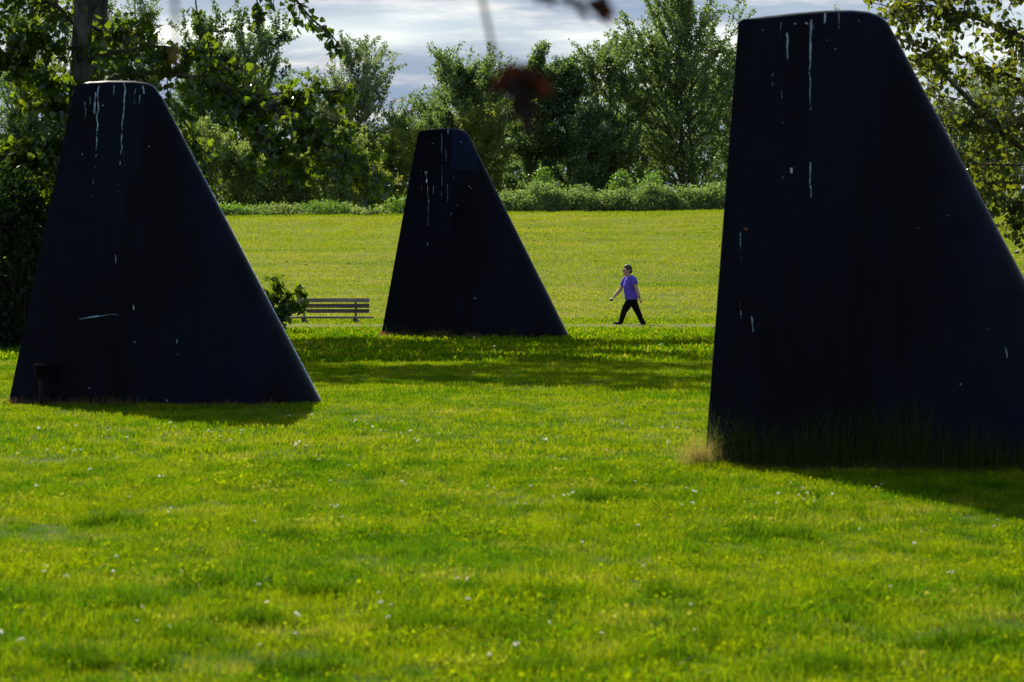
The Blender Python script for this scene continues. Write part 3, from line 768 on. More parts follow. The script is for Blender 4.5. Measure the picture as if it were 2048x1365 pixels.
# a second tree farther back whose high crown shades the lawn before the smallest looking fin
limbs = []; D2 = 59.0; xb = (190 - 1024) / F * D2; b2 = np.array([xb, D2, float(gz(xb, D2)) - .1])
tr2 = np.array([b2 + np.array(q) for q in [(0, 0, 0), (.05, 0, 2.5), (.0, .05, 5), (.15, 0, 7.5), (.3, 0, 10), (.4, 0, 12.5), (.5, 0, 14.5)]])
rr = np.random.default_rng(6)
for a, h, L in [(0.0, 8.4, 8.0), (0.35, 8.8, 7.6), (-0.4, 8.6, 7.6), (0.15, 9.4, 7.4), (-0.15, 10.2, 6.6), (0.8, 8.8, 6.2), (-0.85, 8.6, 6.4), (-1.4, 8.2, 5.6), (1.5, 8.6, 5.0), (3.0, 8.2, 4.4), (-2.3, 8.6, 4.6), (0.4, 11.2, 5), (-.5, 12, 4.4)]:
    i = np.interp(h, tr2[:, 2], np.arange(len(tr2))); j = min(int(i), len(tr2) - 2); p = tr2[j] + (tr2[j + 1] - tr2[j]) * (i - j)
    limbs.append((arc(p, (math.cos(a), math.sin(a), 0.16), L, 10, rr, -0.006, 0.07), .075, 54, 1.0, 3, .10))
big_tree('cottonwood_tree', 'slimmer trunked tree half hidden behind the large cottonwood, high crown above the frame', None, b2, limbs, None, L_NEAR, BARK_G,
         [(tr2, np.array([.20, .18, .17, .15, .12, .08, .03]))], 0.15, 49, gap=0.066)

# shrubs massed under it
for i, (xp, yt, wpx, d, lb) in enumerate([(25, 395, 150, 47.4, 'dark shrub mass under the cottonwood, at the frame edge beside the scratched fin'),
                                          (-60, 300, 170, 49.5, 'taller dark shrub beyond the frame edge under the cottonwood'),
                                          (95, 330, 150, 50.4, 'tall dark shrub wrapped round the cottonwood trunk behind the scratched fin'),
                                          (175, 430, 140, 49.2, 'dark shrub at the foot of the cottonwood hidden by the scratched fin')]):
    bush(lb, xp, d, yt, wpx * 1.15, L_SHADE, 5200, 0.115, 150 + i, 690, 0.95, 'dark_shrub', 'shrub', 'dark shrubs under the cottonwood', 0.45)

# leafy sucker by the bench
limbs = []
LB([(545, 655), (548, 610), (556, 580), (552, 552)], 56.5, 56.3, .016, 15, .16, 2, .35, 8)
LB([(546, 655), (560, 612), (580, 590), (602, 588)], 56.5, 56.4, .014, 16, .17, 2, .5, 8)
LB([(546, 655), (565, 620), (590, 608), (612, 612)], 56.4, 56.1, .012, 13, .15, 2, .6, 8)
LB([(545, 655), (538, 610), (530, 590), (528, 575)], 56.5, 56.6, .012, 10, .16, 2, .4, 8)
LB([(546, 655), (556, 632), (568, 620), (578, 622)], 56.4, 56.2, .012, 9, .15, 2, .6, 8)
b0 = px(545, 655, 56.5); b0[2] = float(gz(b0[0], 56.5)) - .03
big_tree('young_cottonwood', 'knee-high leafy sucker plant beside the bench, partly behind the scratched fin', None, b0, limbs, None, L_NEAR, BARK_D, [], 0.135, 43, 'sapling', gap=0.075)

# ------------------------------------------------------------------ bronze-leaved tree whose boughs hang in beside the largest fin
limbs = []; D = 44.0
tb = px(2330, 700, D); tb[2] = float(gz(tb[0], D)) - 0.1
tr_pts = np.array([tb, px(2325, 520, D), px(2315, 330, D), px(2310, 150, D), px(2300, -60, D), px(2290, -300, D), px(2270, -560, D)])
LB([(2315, 420), (2200, 390), (2048, 300), (1950, 212), (1880, 140), (1850, 95)], D, D - 1, .08, 50, .55, 3, .2, 16)
LB([(2310, 200), (2180, 130), (2060, 80), (1960, 40), (1880, 15), (1800, 10)], D, D - 1, .06, 62, .50, 3, .25, 16)
LB([(2305, 60), (2200, 0), (2080, -30), (1960, -40), (1860, -20), (1790, 20)], D, D - .4, .06, 50, .5, 3, .3, 16)
LB([(2312, 300), (2180, 250), (2080, 180), (1990, 140), (1910, 110), (1850, 115)], D, D + .6, .05, 50, .5, 3, .25, 14)
LB([(2080, 320), (1980, 260), (1900, 245), (1845, 232)], D - .5, D - 1, .025, 24, .36, 2, .15)
LB([(2060, 330), (1990, 330), (1940, 325), (1905, 300)], D - .5, D - 1.3, .02, 22, .36, 2, .3)
LB([(2315, 420), (2180, 400), (2080, 370), (2000, 365), (1965, 360)], D, D - .5, .04, 40, .42, 3, .35)
LB([(2318, 440), (2200, 430), (2090, 400), (2030, 410), (1995, 415)], D, D - .7, .04, 40, .40, 3, .45)
LB([(2090, 400), (2050, 420), (2036, 440), (2030, 465)], D - .5, D - .7, .015, 10, .24, 2, .5, 8)
LB([(2310, 240), (2200, 220), (2100, 220), (2030, 235), (1990, 240)], D, D - 1.2, .04, 36, .45, 3, .3)
LB([(1960, 215), (1900, 195), (1850, 190), (1812, 178)], D - .8, D - 1.1, .012, 3, .25, 1, .1, 8)
LB([(1950, 212), (1905, 160), (1870, 170), (1835, 140)], D - .8, D - 1.1, .012, 5, .25, 1, .1, 8)
for a, h, L in [(2.6, 8, 4.5), (3.3, 8.6, 4.4), (3.9, 7.6, 4.2), (1.6, 7.8, 4), (4.9, 8, 4), (0.4, 7, 4), (5.8, 7, 4), (3.0, 6.6, 5)]:
    i = np.interp(h, tr_pts[:, 2], np.arange(len(tr_pts))); j = min(int(i), len(tr_pts) - 2); p = tr_pts[j] + (tr_pts[j + 1] - tr_pts[j]) * (i - j)
    limbs.append((arc(p, (math.cos(a), math.sin(a), 0.3), L, 10, rr, 0, 0.1), .06, 22, .8, 3, .2))
big_tree('bronze_leaved_tree', 'bronze-green tree hanging its boughs in from the side above the largest fin slope', None, tb, limbs, None, L_NEARY, BARK_G,
         [(tr_pts, np.array([.26, .22, .2, .19, .16, .11, .04]))], 0.104, 47, gap=0.080)

# ------------------------------------------------------------------ red-leaved twigs close to the camera, hanging from an overhead bough
def red_tree():
    rng = np.random.default_rng(9)
    tb = np.array([-2.3, 3.6, float(gz(-2.3, 3.6)) - .05])
    root = empty('red_leaved_tree', tuple(tb), label='blurred red-brown leaves and twigs dangling close to the camera from above the frame', cat='tree')
    tr = np.array([tb, (-2.27, 3.6, 0.9), (-2.2, 3.58, 1.8), (-2.05, 3.55, 2.5), (-1.9, 3.5, 3.2)])
    bough = np.array([(-2.1, 3.57, 2.3), (-1.5, 3.5, 2.45), (-0.8, 3.45, 2.45), (-0.2, 3.4, 2.38), (0.3, 3.4, 2.3), (0.9, 3.45, 2.3)])
    wv, wf = tubes([(tr - tb, np.array([.06, .055, .05, .04, .015])), (bough - tb, np.array([.03, .026, .02, .016, .012, .005]))], 10)
    np_mesh('trunk', wv, wf, BARK_D, root, smooth=True)
    d = 3.4
    twigs = [px_path([(930, -420), (945, -180), (962, -20), (978, 60), (995, 128), (1035, 150)], d, d, 12),
             px_path([(1010, -420), (1030, -120), (1070, -30), (1120, 0), (1180, 5)], d, d, 10),
             px_path([(1120, -420), (1170, -150), (1195, -30), (1200, 0)], d, d, 10),
             px_path([(330, -420), (338, -150), (348, -10), (352, 60), (352, 105)], d - .3, d - .3, 10)]
    for t in twigs:
        wv, wf = tubes([(t - tb, np.linspace(.0045, .0024, len(t)))]); np_mesh('twig', wv, wf, BARK_D, root, smooth=True)
    # leaves: (root x, y, tip x, y, width_px)
    lv = [(1040, 148, 978, 186, 50), (1040, 152, 1100, 180, 50), (1044, 150, 1058, 262, 46), (1040, 148, 990, 158, 46), (1040, 150, 1088, 156, 46), (1034, 150, 1072, 138, 44), (1044, 180, 1060, 256, 38),
          (1036, 150, 1004, 138, 40), (1042, 160, 1046, 240, 50), (1030, 168, 1030, 226, 36), (1040, 160, 1012, 190, 44), (1044, 160, 1076, 188, 44),
          (1070, -34, 1112, 18, 34), (1085, -20, 1070, 8, 26), (1150, -4, 1180, 46, 28), (1186, -2, 1224, 54, 40), (1180, -4, 1204, 36, 34), (1126, -6, 1152, 14, 22), (1196, -14, 1232, 44, 30),
          (349, 40, 354, 62, 9), (351, 66, 356, 90, 8), (352, 104, 346, 130, 9), (347, 4, 352, 26, 8)]
    for i, (x0, y0, x1, y1, wd) in enumerate(lv):
        if i < 12: x1, y1, wd = 1040 + (x1 - 1040) * 1.12, 154 + (y1 - 150) * 1.16, wd * 1.18
        V, T, tint = [], [], []
        dd = (d if i < 19 else d - .3) + rng.uniform(-.015, .015)
        a = px(x0, y0, dd); b = px(x1, y1, dd + rng.uniform(-.02, .02)); w_ = wd / F * dd
        ax = b - a; nrm = unit(np.array([rng.normal() * .5, -1, rng.normal() * .5])); sd = unit(np.cross(ax, nrm)); base = len(V)
        # lobed blade: out, notch, out again
        for t, s in [(0, 0), (.12, .30), (.28, .5), (.42, .30), (.62, .42), (.8, .16), (1, 0), (.8, -.16), (.62, -.42), (.42, -.30), (.28, -.5), (.12, -.30)]:
            V.append(a + ax * t + sd * w_ * s + nrm * w_ * 0.25 * abs(s))
        V.append(a + ax * .45); c = base + 12
        for q in range(12): T.append((base + q, base + (q + 1) % 12, c))
        tint += [rng.random()] * 13
        np_mesh('leaf', np.array(V) - tb, np.array(T), L_RED if i < 19 else L_BROWN, root, tint=tint)
    # the leaves on the bough above the frame
    P = []
    for _ in range(120):
        p, _d = along(bough, rng.random()); P.append(p + rng.normal(size=3) * np.array([.1, .1, .07]) + np.array([0, 0, .1]))
    Vl, Tl, k = leaves(np.array(P) - tb, 0.055, rng, 0.6, heart=True)
    np_mesh('crown', Vl, Tl, L_RED, root, tint=np.repeat(rng.random(120), k))
red_tree()

# ------------------------------------------------------------------ bench
def boxes(lst):
    """(centre, half sizes[, tilt about x]) bevelled a little -> verts, faces"""
    V, Fc = [], []
    for it in lst:
        c, h = np.array(it[0], float), np.array(it[1], float); tl = it[2] if len(it) > 2 else 0
        b = min(h) * 0.22; o = len(V)
        for sx in (-1, 1):
            k = b if True else 0
            # octagonal section extruded along x
            for (y, z) in [(-h[1] + k, -h[2]), (h[1] - k, -h[2]), (h[1], -h[2] + k), (h[1], h[2] - k), (h[1] - k, h[2]), (-h[1] + k, h[2]), (-h[1], h[2] - k), (-h[1], -h[2] + k)]:
                yy = y * math.cos(tl) - z * math.sin(tl); zz = y * math.sin(tl) + z * math.cos(tl)
                V.append(c + np.array([sx * h[0], yy, zz]))
        Fc += [tuple(o + i for i in range(7, -1, -1)), tuple(o + 8 + i for i in range(8))]
        Fc += [(o + i, o + (i + 1) % 8, o + 8 + (i + 1) % 8, o + 8 + i) for i in range(8)]
    return np.array(V), Fc

M_WOOD = plain('weathered_wood', (0.110, 0.080, 0.066), 0.85, 0.15, 0.45, 6, 0.6, (0.25, 3, 6))
M_WOODL = plain('weathered_wood_paler', (0.20, 0.165, 0.150), 0.85, 0.15, 0.4, 6, 0.6, (0.25, 3, 6))
M_CONC = plain('bench_concrete', (0.33, 0.30, 0.29), 0.9, 0.1, 0.25, 12, 0.4)
bd = 80.0; bx = (659.5 - 1024) / F * bd; bz = float(gz(bx, bd)) - 0.02
bench = empty('park_bench', (bx, bd, bz), label='weathered wooden slatted park bench on stubby concrete feet', cat='bench')
def bz_at(y): return EYE - (y - HOR) / F * bd - bz
tilt = R(12)
for k, (y0, y1, m) in enumerate([(597.6, 604.8, M_WOODL), (608.4, 616.0, M_WOOD), (619.0, 626.2, M_WOOD)]):
    zc = (bz_at(y0) + bz_at(y1)) / 2; hh = (bz_at(y0) - bz_at(y1)) / 2
    v, f = boxes([((0, 0.10 + (zc - 0.5) * 0.22, zc), (78.5 / F * bd, 0.021, hh / math.cos(tilt)), -tilt)]); np_mesh('back_slat', v, f, m, bench)
zs = bz_at(635)
for k in range(3):
    v, f = boxes([((0.0, -0.36 + 0.155 * k, zs), (88 / F * bd, 0.066, 0.024))]); np_mesh('seat_slat', v, f, M_WOODL, bench)
for sx in (-1, 1):
    xx = sx * 51.5 / F * bd
    z0 = zs - 0.03; z1 = bz_at(598.2)
    v, f = boxes([((xx, 0.135 + ((z0 + z1) / 2 - 0.5) * 0.22, (z0 + z1) / 2), (0.026, 0.028, (z1 - z0) / 2 / math.cos(tilt)), -tilt)]); np_mesh('support', v, f, M_WOOD, bench)
    v, f = boxes([((xx, -0.15, zs - 0.055), (0.045, 0.29, 0.030))]); np_mesh('seat_bearer', v, f, M_WOOD, bench)
    v, f = boxes([((xx + 0.035, -0.15, (zs - 0.085) / 2 - 0.05), (0.075, 0.17, (zs - 0.085) / 2 + 0.05))]); np_mesh('foot', v, f, M_CONC, bench)

# ------------------------------------------------------------------ small lamp at the foot of the scratched fin
M_LAMP = plain('dark_lamp_metal', (0.006, 0.006, 0.005), 0.6, 0.1, 0.3, 20)
M_LAMPP = plain('lamp_post_metal', (0.012, 0.011, 0.014), 0.6, 0.1, 0.3, 20)
ldist = 30.2; lx = (83 - 1024) / F * ldist; lz = float(gz(lx, ldist))
lamp = empty('garden_lamp', (lx, ldist, lz), label='small dark louvred lamp on a stubby post before the scratched fin', cat='lamp')
def ring_solid(prof, n=24):
    V, Fc = [], []
    for r, z in prof:
        for i in range(n): V.append((r * math.cos(2 * math.pi * i / n), r * math.sin(2 * math.pi * i / n), z))
    for k in range(len(prof) - 1):
        for i in range(n): j = (i + 1) % n; Fc.append((k * n + i, k * n + j, (k + 1) * n + j, (k + 1) * n + i))
    Fc.append(tuple(range(n - 1, -1, -1))); Fc.append(tuple((len(prof) - 1) * n + i for i in range(n)))
    return V, Fc
def lz_at(y): return EYE - (y - HOR) / F * ldist - lz
v, f = ring_solid([(0.030, -0.05), (0.030, lz_at(757))]); np_mesh('post', v, f, M_LAMPP, lamp, smooth=False)
z = lz_at(757); v, f = ring_solid([(0.050, z), (0.062, z + 0.01), (0.062, z + 0.02), (0.05, z + 0.03), (0.05, lz_at(731))]); np_mesh('head', v, f, M_LAMP, lamp)
for k in range(4):
    zz = z + 0.034 + k * 0.028
    v, f = ring_solid([(0.052, zz + 0.010), (0.082, zz), (0.084, zz + 0.005), (0.052, zz + 0.019)]); np_mesh('louvre', v, f, M_LAMP, lamp)
z = lz_at(732); v, f = ring_solid([(0.055, z - .004), (0.085, z), (0.085, z + 0.012), (0.06, z + 0.026), (0.01, z + 0.030)]); np_mesh('lamp_cap', v, f, M_LAMPP, lamp)

# ------------------------------------------------------------------ the walking person
SK = plain('skin', (0.44, 0.25, 0.18), 0.55, 0.3, 0.08, 30)
HAIR = plain('short_hair', (0.055, 0.042, 0.036), 0.6, 0.35, 0.6, 60, 0.5, (1, 1, 3))
SHIRT = plain('purple_shirt', (0.105, 0.075, 0.50), 0.85, 0.1, 0.18, 9, 0.3)
TROU = plain('black_trousers', (0.0065, 0.0065, 0.0075), 0.85, 0.08, 0.3, 12)
SHOE = plain('dark_shoe', (0.012, 0.012, 0.013), 0.6, 0.2, 0.3, 20)
SOLE = plain('pale_shoe_sole', (0.30, 0.29, 0.27), 0.8, 0.2, 0.1, 20)
DARKP = plain('dark_plastic', (0.010, 0.009, 0.010), 0.25, 0.5, 0.1, 20)

class Blob:
    def __init__(s): s.V, s.F = [], []
    def tube(s, pts, rad, n=14, flat=None):
        """closed tapering limb; rad items: r or (r_side, r_fore)"""
        pts = np.array(pts, float); m = len(pts)
        tn = np.gradient(pts, axis=0); tn = unit(tn); o = len(s.V)
        side = np.array([0, 1.0, 0])
        for k in range(m):
            a = unit(side - tn[k] * (side @ tn[k])); b = np.cross(tn[k], a)
            r = rad[k]; ra, rb = (r, r) if not isinstance(r, tuple) else r
            for i in range(n):
                th = 2 * math.pi * i / n; s.V.append(pts[k] + a * math.cos(th) * ra + b * math.sin(th) * rb)
        for k in range(m - 1):
            for i in range(n):
                j = (i + 1) % n; s.F.append((o + k * n + i, o + k * n + j, o + (k + 1) * n + j, o + (k + 1) * n + i))
        s.F.append(tuple(o + i for i in range(n - 1, -1, -1))); s.F.append(tuple(o + (m - 1) * n + i for i in range(n)))
    def ell(s, c, r, tiltv=0.0, n=16):
        o = len(s.V); c = np.array(c, float); ct, st = math.cos(tiltv), math.sin(tiltv)
        for k in range(n + 1):
            ph = math.pi * k / n
            for i in range(n):
                th = 2 * math.pi * i / n
                x, y, z = r[0] * math.sin(ph) * math.cos(th), r[1] * math.sin(ph) * math.sin(th), r[2] * math.cos(ph)
                s.V.append(c + np.array([x * ct - z * st, y, x * st + z * ct]))
        for k in range(n):
            for i in range(n): j = (i + 1) % n; s.F.append((o + k * n + i, o + (k + 1) * n + i, o + (k + 1) * n + j, o + k * n + j))
    def make(s, name, m, parent, voxel=None, smooth=2):
        o = np_mesh(name, np.array(s.V), s.F, m, parent, smooth=True)
        if voxel:
            md = o.modifiers.new('merge', 'REMESH'); md.mode = 'VOXEL'; md.voxel_size = voxel; md.use_smooth_shade = True
            if smooth: sm = o.modifiers.new('soft', 'SMOOTH'); sm.factor = 0.5; sm.iterations = smooth
        return o

pd_ = 73.5; pxx = px(1180 + 622 / 7.587, 650, pd_)[0]; pz = float(gz(pxx, pd_)) + 0.012
person = empty('person', (pxx, pd_, pz), label='woman in a purple short-sleeved shirt and black trousers striding past along the path, sunglasses on', cat='person')
def J(zx, zy, y=0.0): return np.array([(zx - 622) / 587.0, y, (1152 - zy) / 587.0])
# y: towards the camera is negative; she walks towards -x, her left side is near
b = Blob()
b.tube([J(628, 800), J(622, 700), J(610, 600), J(606, 520), J(602, 455), J(598, 425)], [(.15, .13), (.155, .14), (.15, .14), (.17, .14), (.15, .10), (.07, .07)])
b.tube([J(604, 440), J(590, 405), J(575, 370)], [(.062, .066), .060, .058])                                # neck
b.ell(J(570, 325), (.098, .078, .125)); b.ell(J(545, 375), (.064, .060, .062), 0.3); b.ell(J(528, 352), (.040, .048, .055))                        # skull, jaw
b.tube([J(505, 320), J(491, 345), J(503, 354)], [.010, .015, .011], 8)                                     # nose
b.ell(J(508, 372), (.020, .028, .012)); b.ell(J(512, 384), (.018, .026, .010)); b.ell(J(518, 403), (.030, .032, .022))   # lips, chin
for sy in (-1, 1): b.tube([J(585, 318, sy * .076), J(592, 335, sy * .084), J(585, 352, sy * .078)], [.012, .019, .010], 8)   # ears
near = [J(655, 462, -.19), J(672, 520, -.225), J(700, 600, -.245), J(722, 668, -.245), J(744, 738, -.24)]
far = [J(545, 470, .19), J(510, 540, .225), J(468, 622, .24), J(415, 682, .235), J(366, 737, .22)]
for arm in (near, far): b.tube(arm, [.055, .052, .043, .042, .028])
def hand(w, fwd, bend, curl, ysgn):
    """palm, four fingers of different length, thumb from the side of the palm"""
    fwd = unit(fwd); acr = np.array([0, 1.0, 0]); acr = unit(acr * .35 + unit(np.cross(fwd, [0, 1, 0])) * .95); inn = unit(np.cross(fwd, acr)) * bend
    b.tube([w, w + fwd * .045, w + fwd * .088], [(.026, .018), (.036, .017), (.038, .015)], 10)
    for k, L in enumerate((.068, .078, .073, .056)):
        p = w + fwd * .082 + acr * (k - 1.5) * .019; d = fwd; pts = [p]
        for q in range(3):
            d = unit(d + inn * curl); p = p + d * L * (.42, .32, .26)[q]; pts.append(p)
        b.tube(pts, [.0095, .009, .0085, .007], 8)
    p = w + fwd * .028 + acr * .030 * -1; d = unit(fwd * .7 - acr * .6 + inn * .3)
    b.tube([p, p + d * .035, p + unit(d + fwd * .5 + inn * curl) * .062], [.013, .011, .008], 8)
hand(near[-1], J(785, 838, -.24) - near[-1], -1, .22, -1)
hand(far[-1], J(322, 782, .21) - far[-1], -1, .85, 1)
nl = [J(600, 800, -.085), J(548, 880, -.09), J(508, 950, -.09), J(480, 1050, -.09), J(452, 1122, -.09)]
fl = [J(650, 790, .085), J(690, 870, .09), J(716, 935, .09), J(765, 1040, .09), J(806, 1112, .09)]
for lg in (nl, fl): b.tube(lg, [.085, .075, .055, .050, .036])
b.make('body', SK, person, 0.006, 2)
s = Blob()
s.tube([J(628, 772), J(628, 745), J(622, 690), J(612, 620), J(606, 545), J(612, 480), J(610, 440), J(600, 418)],
       [(.195, .165), (.200, .172), (.195, .172), (.188, .178), (.195, .172), (.195, .150), (.145, .105), (.075, .075)], 24)
s.ell(J(556, 565, -.075), (.085, .09, .085)); s.ell(J(556, 565, .075), (.085, .09, .085))
s.tube([J(630, 452, -.12), J(655, 470, -.18), J(670, 505, -.215), J(682, 545, -.232)], [.080, .086, .082, .080], 16)
s.tube([J(570, 452, .12), J(545, 475, .18), J(522, 520, .212), J(498, 566, .228)], [.080, .086, .082, .080], 16)
s.make('shirt', SHIRT, person, 0.012, 2)
t = Blob()
t.tube([J(632, 730), J(632, 770), J(632, 820), J(626, 850)], [(.170, .150), (.178, .155), (.172, .155), (.12, .11)], 20)
t.tube([J(608, 790, -.085), J(560, 870, -.092), J(512, 955, -.092), J(486, 1050, -.092), J(462, 1122, -.092)], [.108, .100, .082, .070, .062], 16)
t.tube([J(648, 790, .085), J(686, 868, .092), J(718, 940, .092), J(764, 1040, .092), J(798, 1118, .092)], [.108, .100, .082, .070, .060], 16)
t.make('trousers', TROU, person, 0.012, 2)
for zx, zy, y, ti in ((436, 1136, -.092, -.16), (806, 1132, .092, .42)):
    sh = Blob(); d = np.array([-math.cos(ti), 0, -math.sin(ti) if ti > 0 else math.sin(-ti)])
    c = J(zx, zy, y)
    sh.tube([c - d * .075, c - d * .03, c + d * .05, c + d * .12, c + d * .155], [(.034, .042), (.038, .050), (.044, .038), (.042, .028), (.026, .018)], 12)
    sh.make('shoe', SHOE, person, 0.008, 2)
h = Blob()
h.ell(J(584, 308), (.102, .086, .112), -0.15); h.ell(J(612, 345), (.060, .074, .058)); h.ell(J(555, 268), (.070, .070, .048), 0.25)
h.make('hair', HAIR, person, 0.010, 2)
g = Blob()
for sy in (-1, 1):
    g.ell(J(513, 322, sy * .036), (.012, .032, .022)); g.tube([J(516, 318, sy * .066), J(550, 318, sy * .082), J(584, 320, sy * .086)], [.006, .005, .004], 8)
g.tube([J(504, 318, -.02), J(503, 318, .02)], [.005, .005], 8)
g.make('sunglasses', DARKP, person)
wb = Blob(); wv_ = near[-1] + (near[-2] - near[-1]) * .05; dv = unit(near[-2] - near[-1])
wb.tube([wv_ - dv * .014, wv_ + dv * .014], [.036, .037], 16); wb.make('wristband', DARKP, person)
it = Blob(); hp = far[-1] + unit(J(322, 782, .21) - far[-1]) * .085
it.ell(hp + np.array([0.004, 0.0, -0.012]), (.034, .030, .046), -0.5)
pouch = it.make('dark_pouch', DARKP, None, 0.008, 1)
pouch.location = person.location
tag(pouch, 'small dark item clutched in the forward hand of the walking woman', 'pouch')

# ------------------------------------------------------------------ grass
def tuft(name, m, n, rad, h, wd, lean, seed, flatten=1.0):
    rng = np.random.default_rng(seed)
    a = rng.uniform(0, 6.283, n); r = np.sqrt(rng.random(n)) * rad
    p = np.stack([np.cos(a) * r, np.sin(a) * r, np.full(n, -0.008)], 1)
    az = rng.uniform(0, 6.283, n); ln = np.abs(rng.normal(0, lean, n)); hh = h * rng.uniform(0.45, 1.15, n)
    d = np.stack([np.cos(az), np.sin(az), 0 * az], 1); f2 = rng.uniform(0, 6.283, n)
    sd = np.stack([np.cos(f2), np.sin(f2), 0 * az], 1) * (wd * rng.uniform(0.6, 1.3, n))[:, None]
    up = np.array([0, 0, 1.0])
    m1 = p + up * (hh * .55)[:, None] + d * (hh * ln * .3)[:, None]
    tp = p + up * (hh * (1 - .25 * ln))[:, None] + d * (hh * ln)[:, None]
    V = np.stack([p - sd * .5, p + sd * .5, m1 + sd * .42, m1 - sd * .42, tp], 1).reshape(-1, 3)
    b = np.arange(n)[:, None] * 5
    F_ = [b + np.array([0, 1, 2, 3]), b + np.array([3, 2, 4])]
    return np_mesh(name, V, F_, m, None, tint=np.repeat(rng.random(n), 5), link=False)

def clover(name, m, n, rad, seed):
    rng = np.random.default_rng(seed); a = rng.uniform(0, 6.283, n); r = np.sqrt(rng.random(n)) * rad
    P = np.stack([np.cos(a) * r, np.sin(a) * r, rng.uniform(.015, .05, n)], 1)
    V, T, k = leaves(P, 0.022, rng, -0.1, flat=1.2)
    return np_mesh(name, V, T, m, None, tint=np.repeat(rng.random(n), k), link=False)

def scatter(name, label, pts, size, tufts):
    lib = bpy.data.collections.new(name + '_tufts')
    for t_ in tufts: lib.objects.link(t_)
    me = bpy.data.meshes.new(name); me.vertices.add(len(pts)); me.vertices.foreach_set('co', np.asarray(pts, np.float32).ravel())
    a = me.attributes.new('size', 'FLOAT', 'POINT'); a.data.foreach_set('value', np.asarray(size, np.float32)); me.update()
    o = bpy.data.objects.new(name, me); COL.objects.link(o); tag(o, label, 'grass', kind='stuff')
    ng = bpy.data.node_groups.new(name + '_scatter', 'GeometryNodeTree')
    ng.interface.new_socket('Geometry', in_out='INPUT', socket_type='NodeSocketGeometry')
    ng.interface.new_socket('Geometry', in_out='OUTPUT', socket_type='NodeSocketGeometry')
    N, L = ng.nodes, ng.links
    gi = N.new('NodeGroupInput'); go = N.new('NodeGroupOutput')
    ci = N.new('GeometryNodeCollectionInfo'); ci.inputs['Collection'].default_value = lib
    ci.inputs['Separate Children'].default_value = True; ci.inputs['Reset Children'].default_value = True
    ip = N.new('GeometryNodeInstanceOnPoints'); ip.inputs['Pick Instance'].default_value = True
    rv = N.new('FunctionNodeRandomValue'); rv.data_type = 'FLOAT_VECTOR'
    rv.inputs[0].default_value = (-.14, -.14, 0); rv.inputs[1].default_value = (.14, .14, 6.283)
    na = N.new('GeometryNodeInputNamedAttribute'); na.data_type = 'FLOAT'; na.inputs['Name'].default_value = 'size'
    L.new(gi.outputs[0], ip.inputs['Points']); L.new(ci.outputs[0], ip.inputs['Instance'])
    L.new(rv.outputs[0], ip.inputs['Rotation']); L.new(na.outputs[0], ip.inputs['Scale'])
    L.new(ip.outputs[0], go.inputs[0])
    md = o.modifiers.new('scatter', 'NODES'); md.node_group = ng
    return o

def field(d0, d1, dens, seed, margin=1.6):
    """points over the lawn in the wedge the camera sees, plus a margin"""
    rng = np.random.default_rng(seed); half = lambda d: 1024 / F * d + margin
    n = int(dens * (half(d0) + half(d1)) * (d1 - d0))
    d = d0 + (d1 - d0) * rng.random(n * 2); x = rng.uniform(-half(d1), half(d1), n * 2)
    k = np.abs(x) < half(d); return x[k][:n], d[k][:n]

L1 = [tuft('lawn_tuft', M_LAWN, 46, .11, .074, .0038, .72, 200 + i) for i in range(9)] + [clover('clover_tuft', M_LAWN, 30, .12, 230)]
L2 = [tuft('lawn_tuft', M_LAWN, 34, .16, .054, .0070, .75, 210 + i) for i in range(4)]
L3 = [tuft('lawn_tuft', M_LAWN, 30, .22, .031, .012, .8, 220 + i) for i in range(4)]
L4 = [tuft('hill_tuft', M_HILL, 34, .34, .032, .011, .95, 240 + i) for i in range(4)]
P_, S_ = [], []
def addf(d0, d1, dens, seed, smin=.55, lo=.2):
    x, d = field(d0, d1, dens, seed)
    h = fbm(x * 1.1, d * .8, 31); h2 = vnoise(x * 3.2, d * 2.6, 37)
    h3 = vnoise(x * 6.5, d * 5.0, 41)
    s = smin - .12 + 0.75 * h + 0.55 * np.clip((h2 - .6) * 2.5, 0, 1) + 0.35 * (h3 - .4)
    k = np.ones(len(x), bool)
    onp = (d > 67.9) & (d < 74.4); k &= ~(onp & (np.random.default_rng(seed).random(len(x)) < .76))
    s = np.where(onp, s * .55, s)
    return np.stack([x, d, gz(x, d)], 1)[k], s[k]
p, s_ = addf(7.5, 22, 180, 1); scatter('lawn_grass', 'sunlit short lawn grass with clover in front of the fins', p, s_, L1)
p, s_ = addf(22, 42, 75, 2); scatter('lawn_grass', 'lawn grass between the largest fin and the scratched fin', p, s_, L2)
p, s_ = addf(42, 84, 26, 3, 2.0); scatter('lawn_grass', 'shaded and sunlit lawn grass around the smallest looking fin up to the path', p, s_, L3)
p, s_ = addf(84, 143, 12, 4, 2.0); scatter('hill_grass', 'yellowish mown grass on the slope beyond the path', p, s_ * .8, L4)
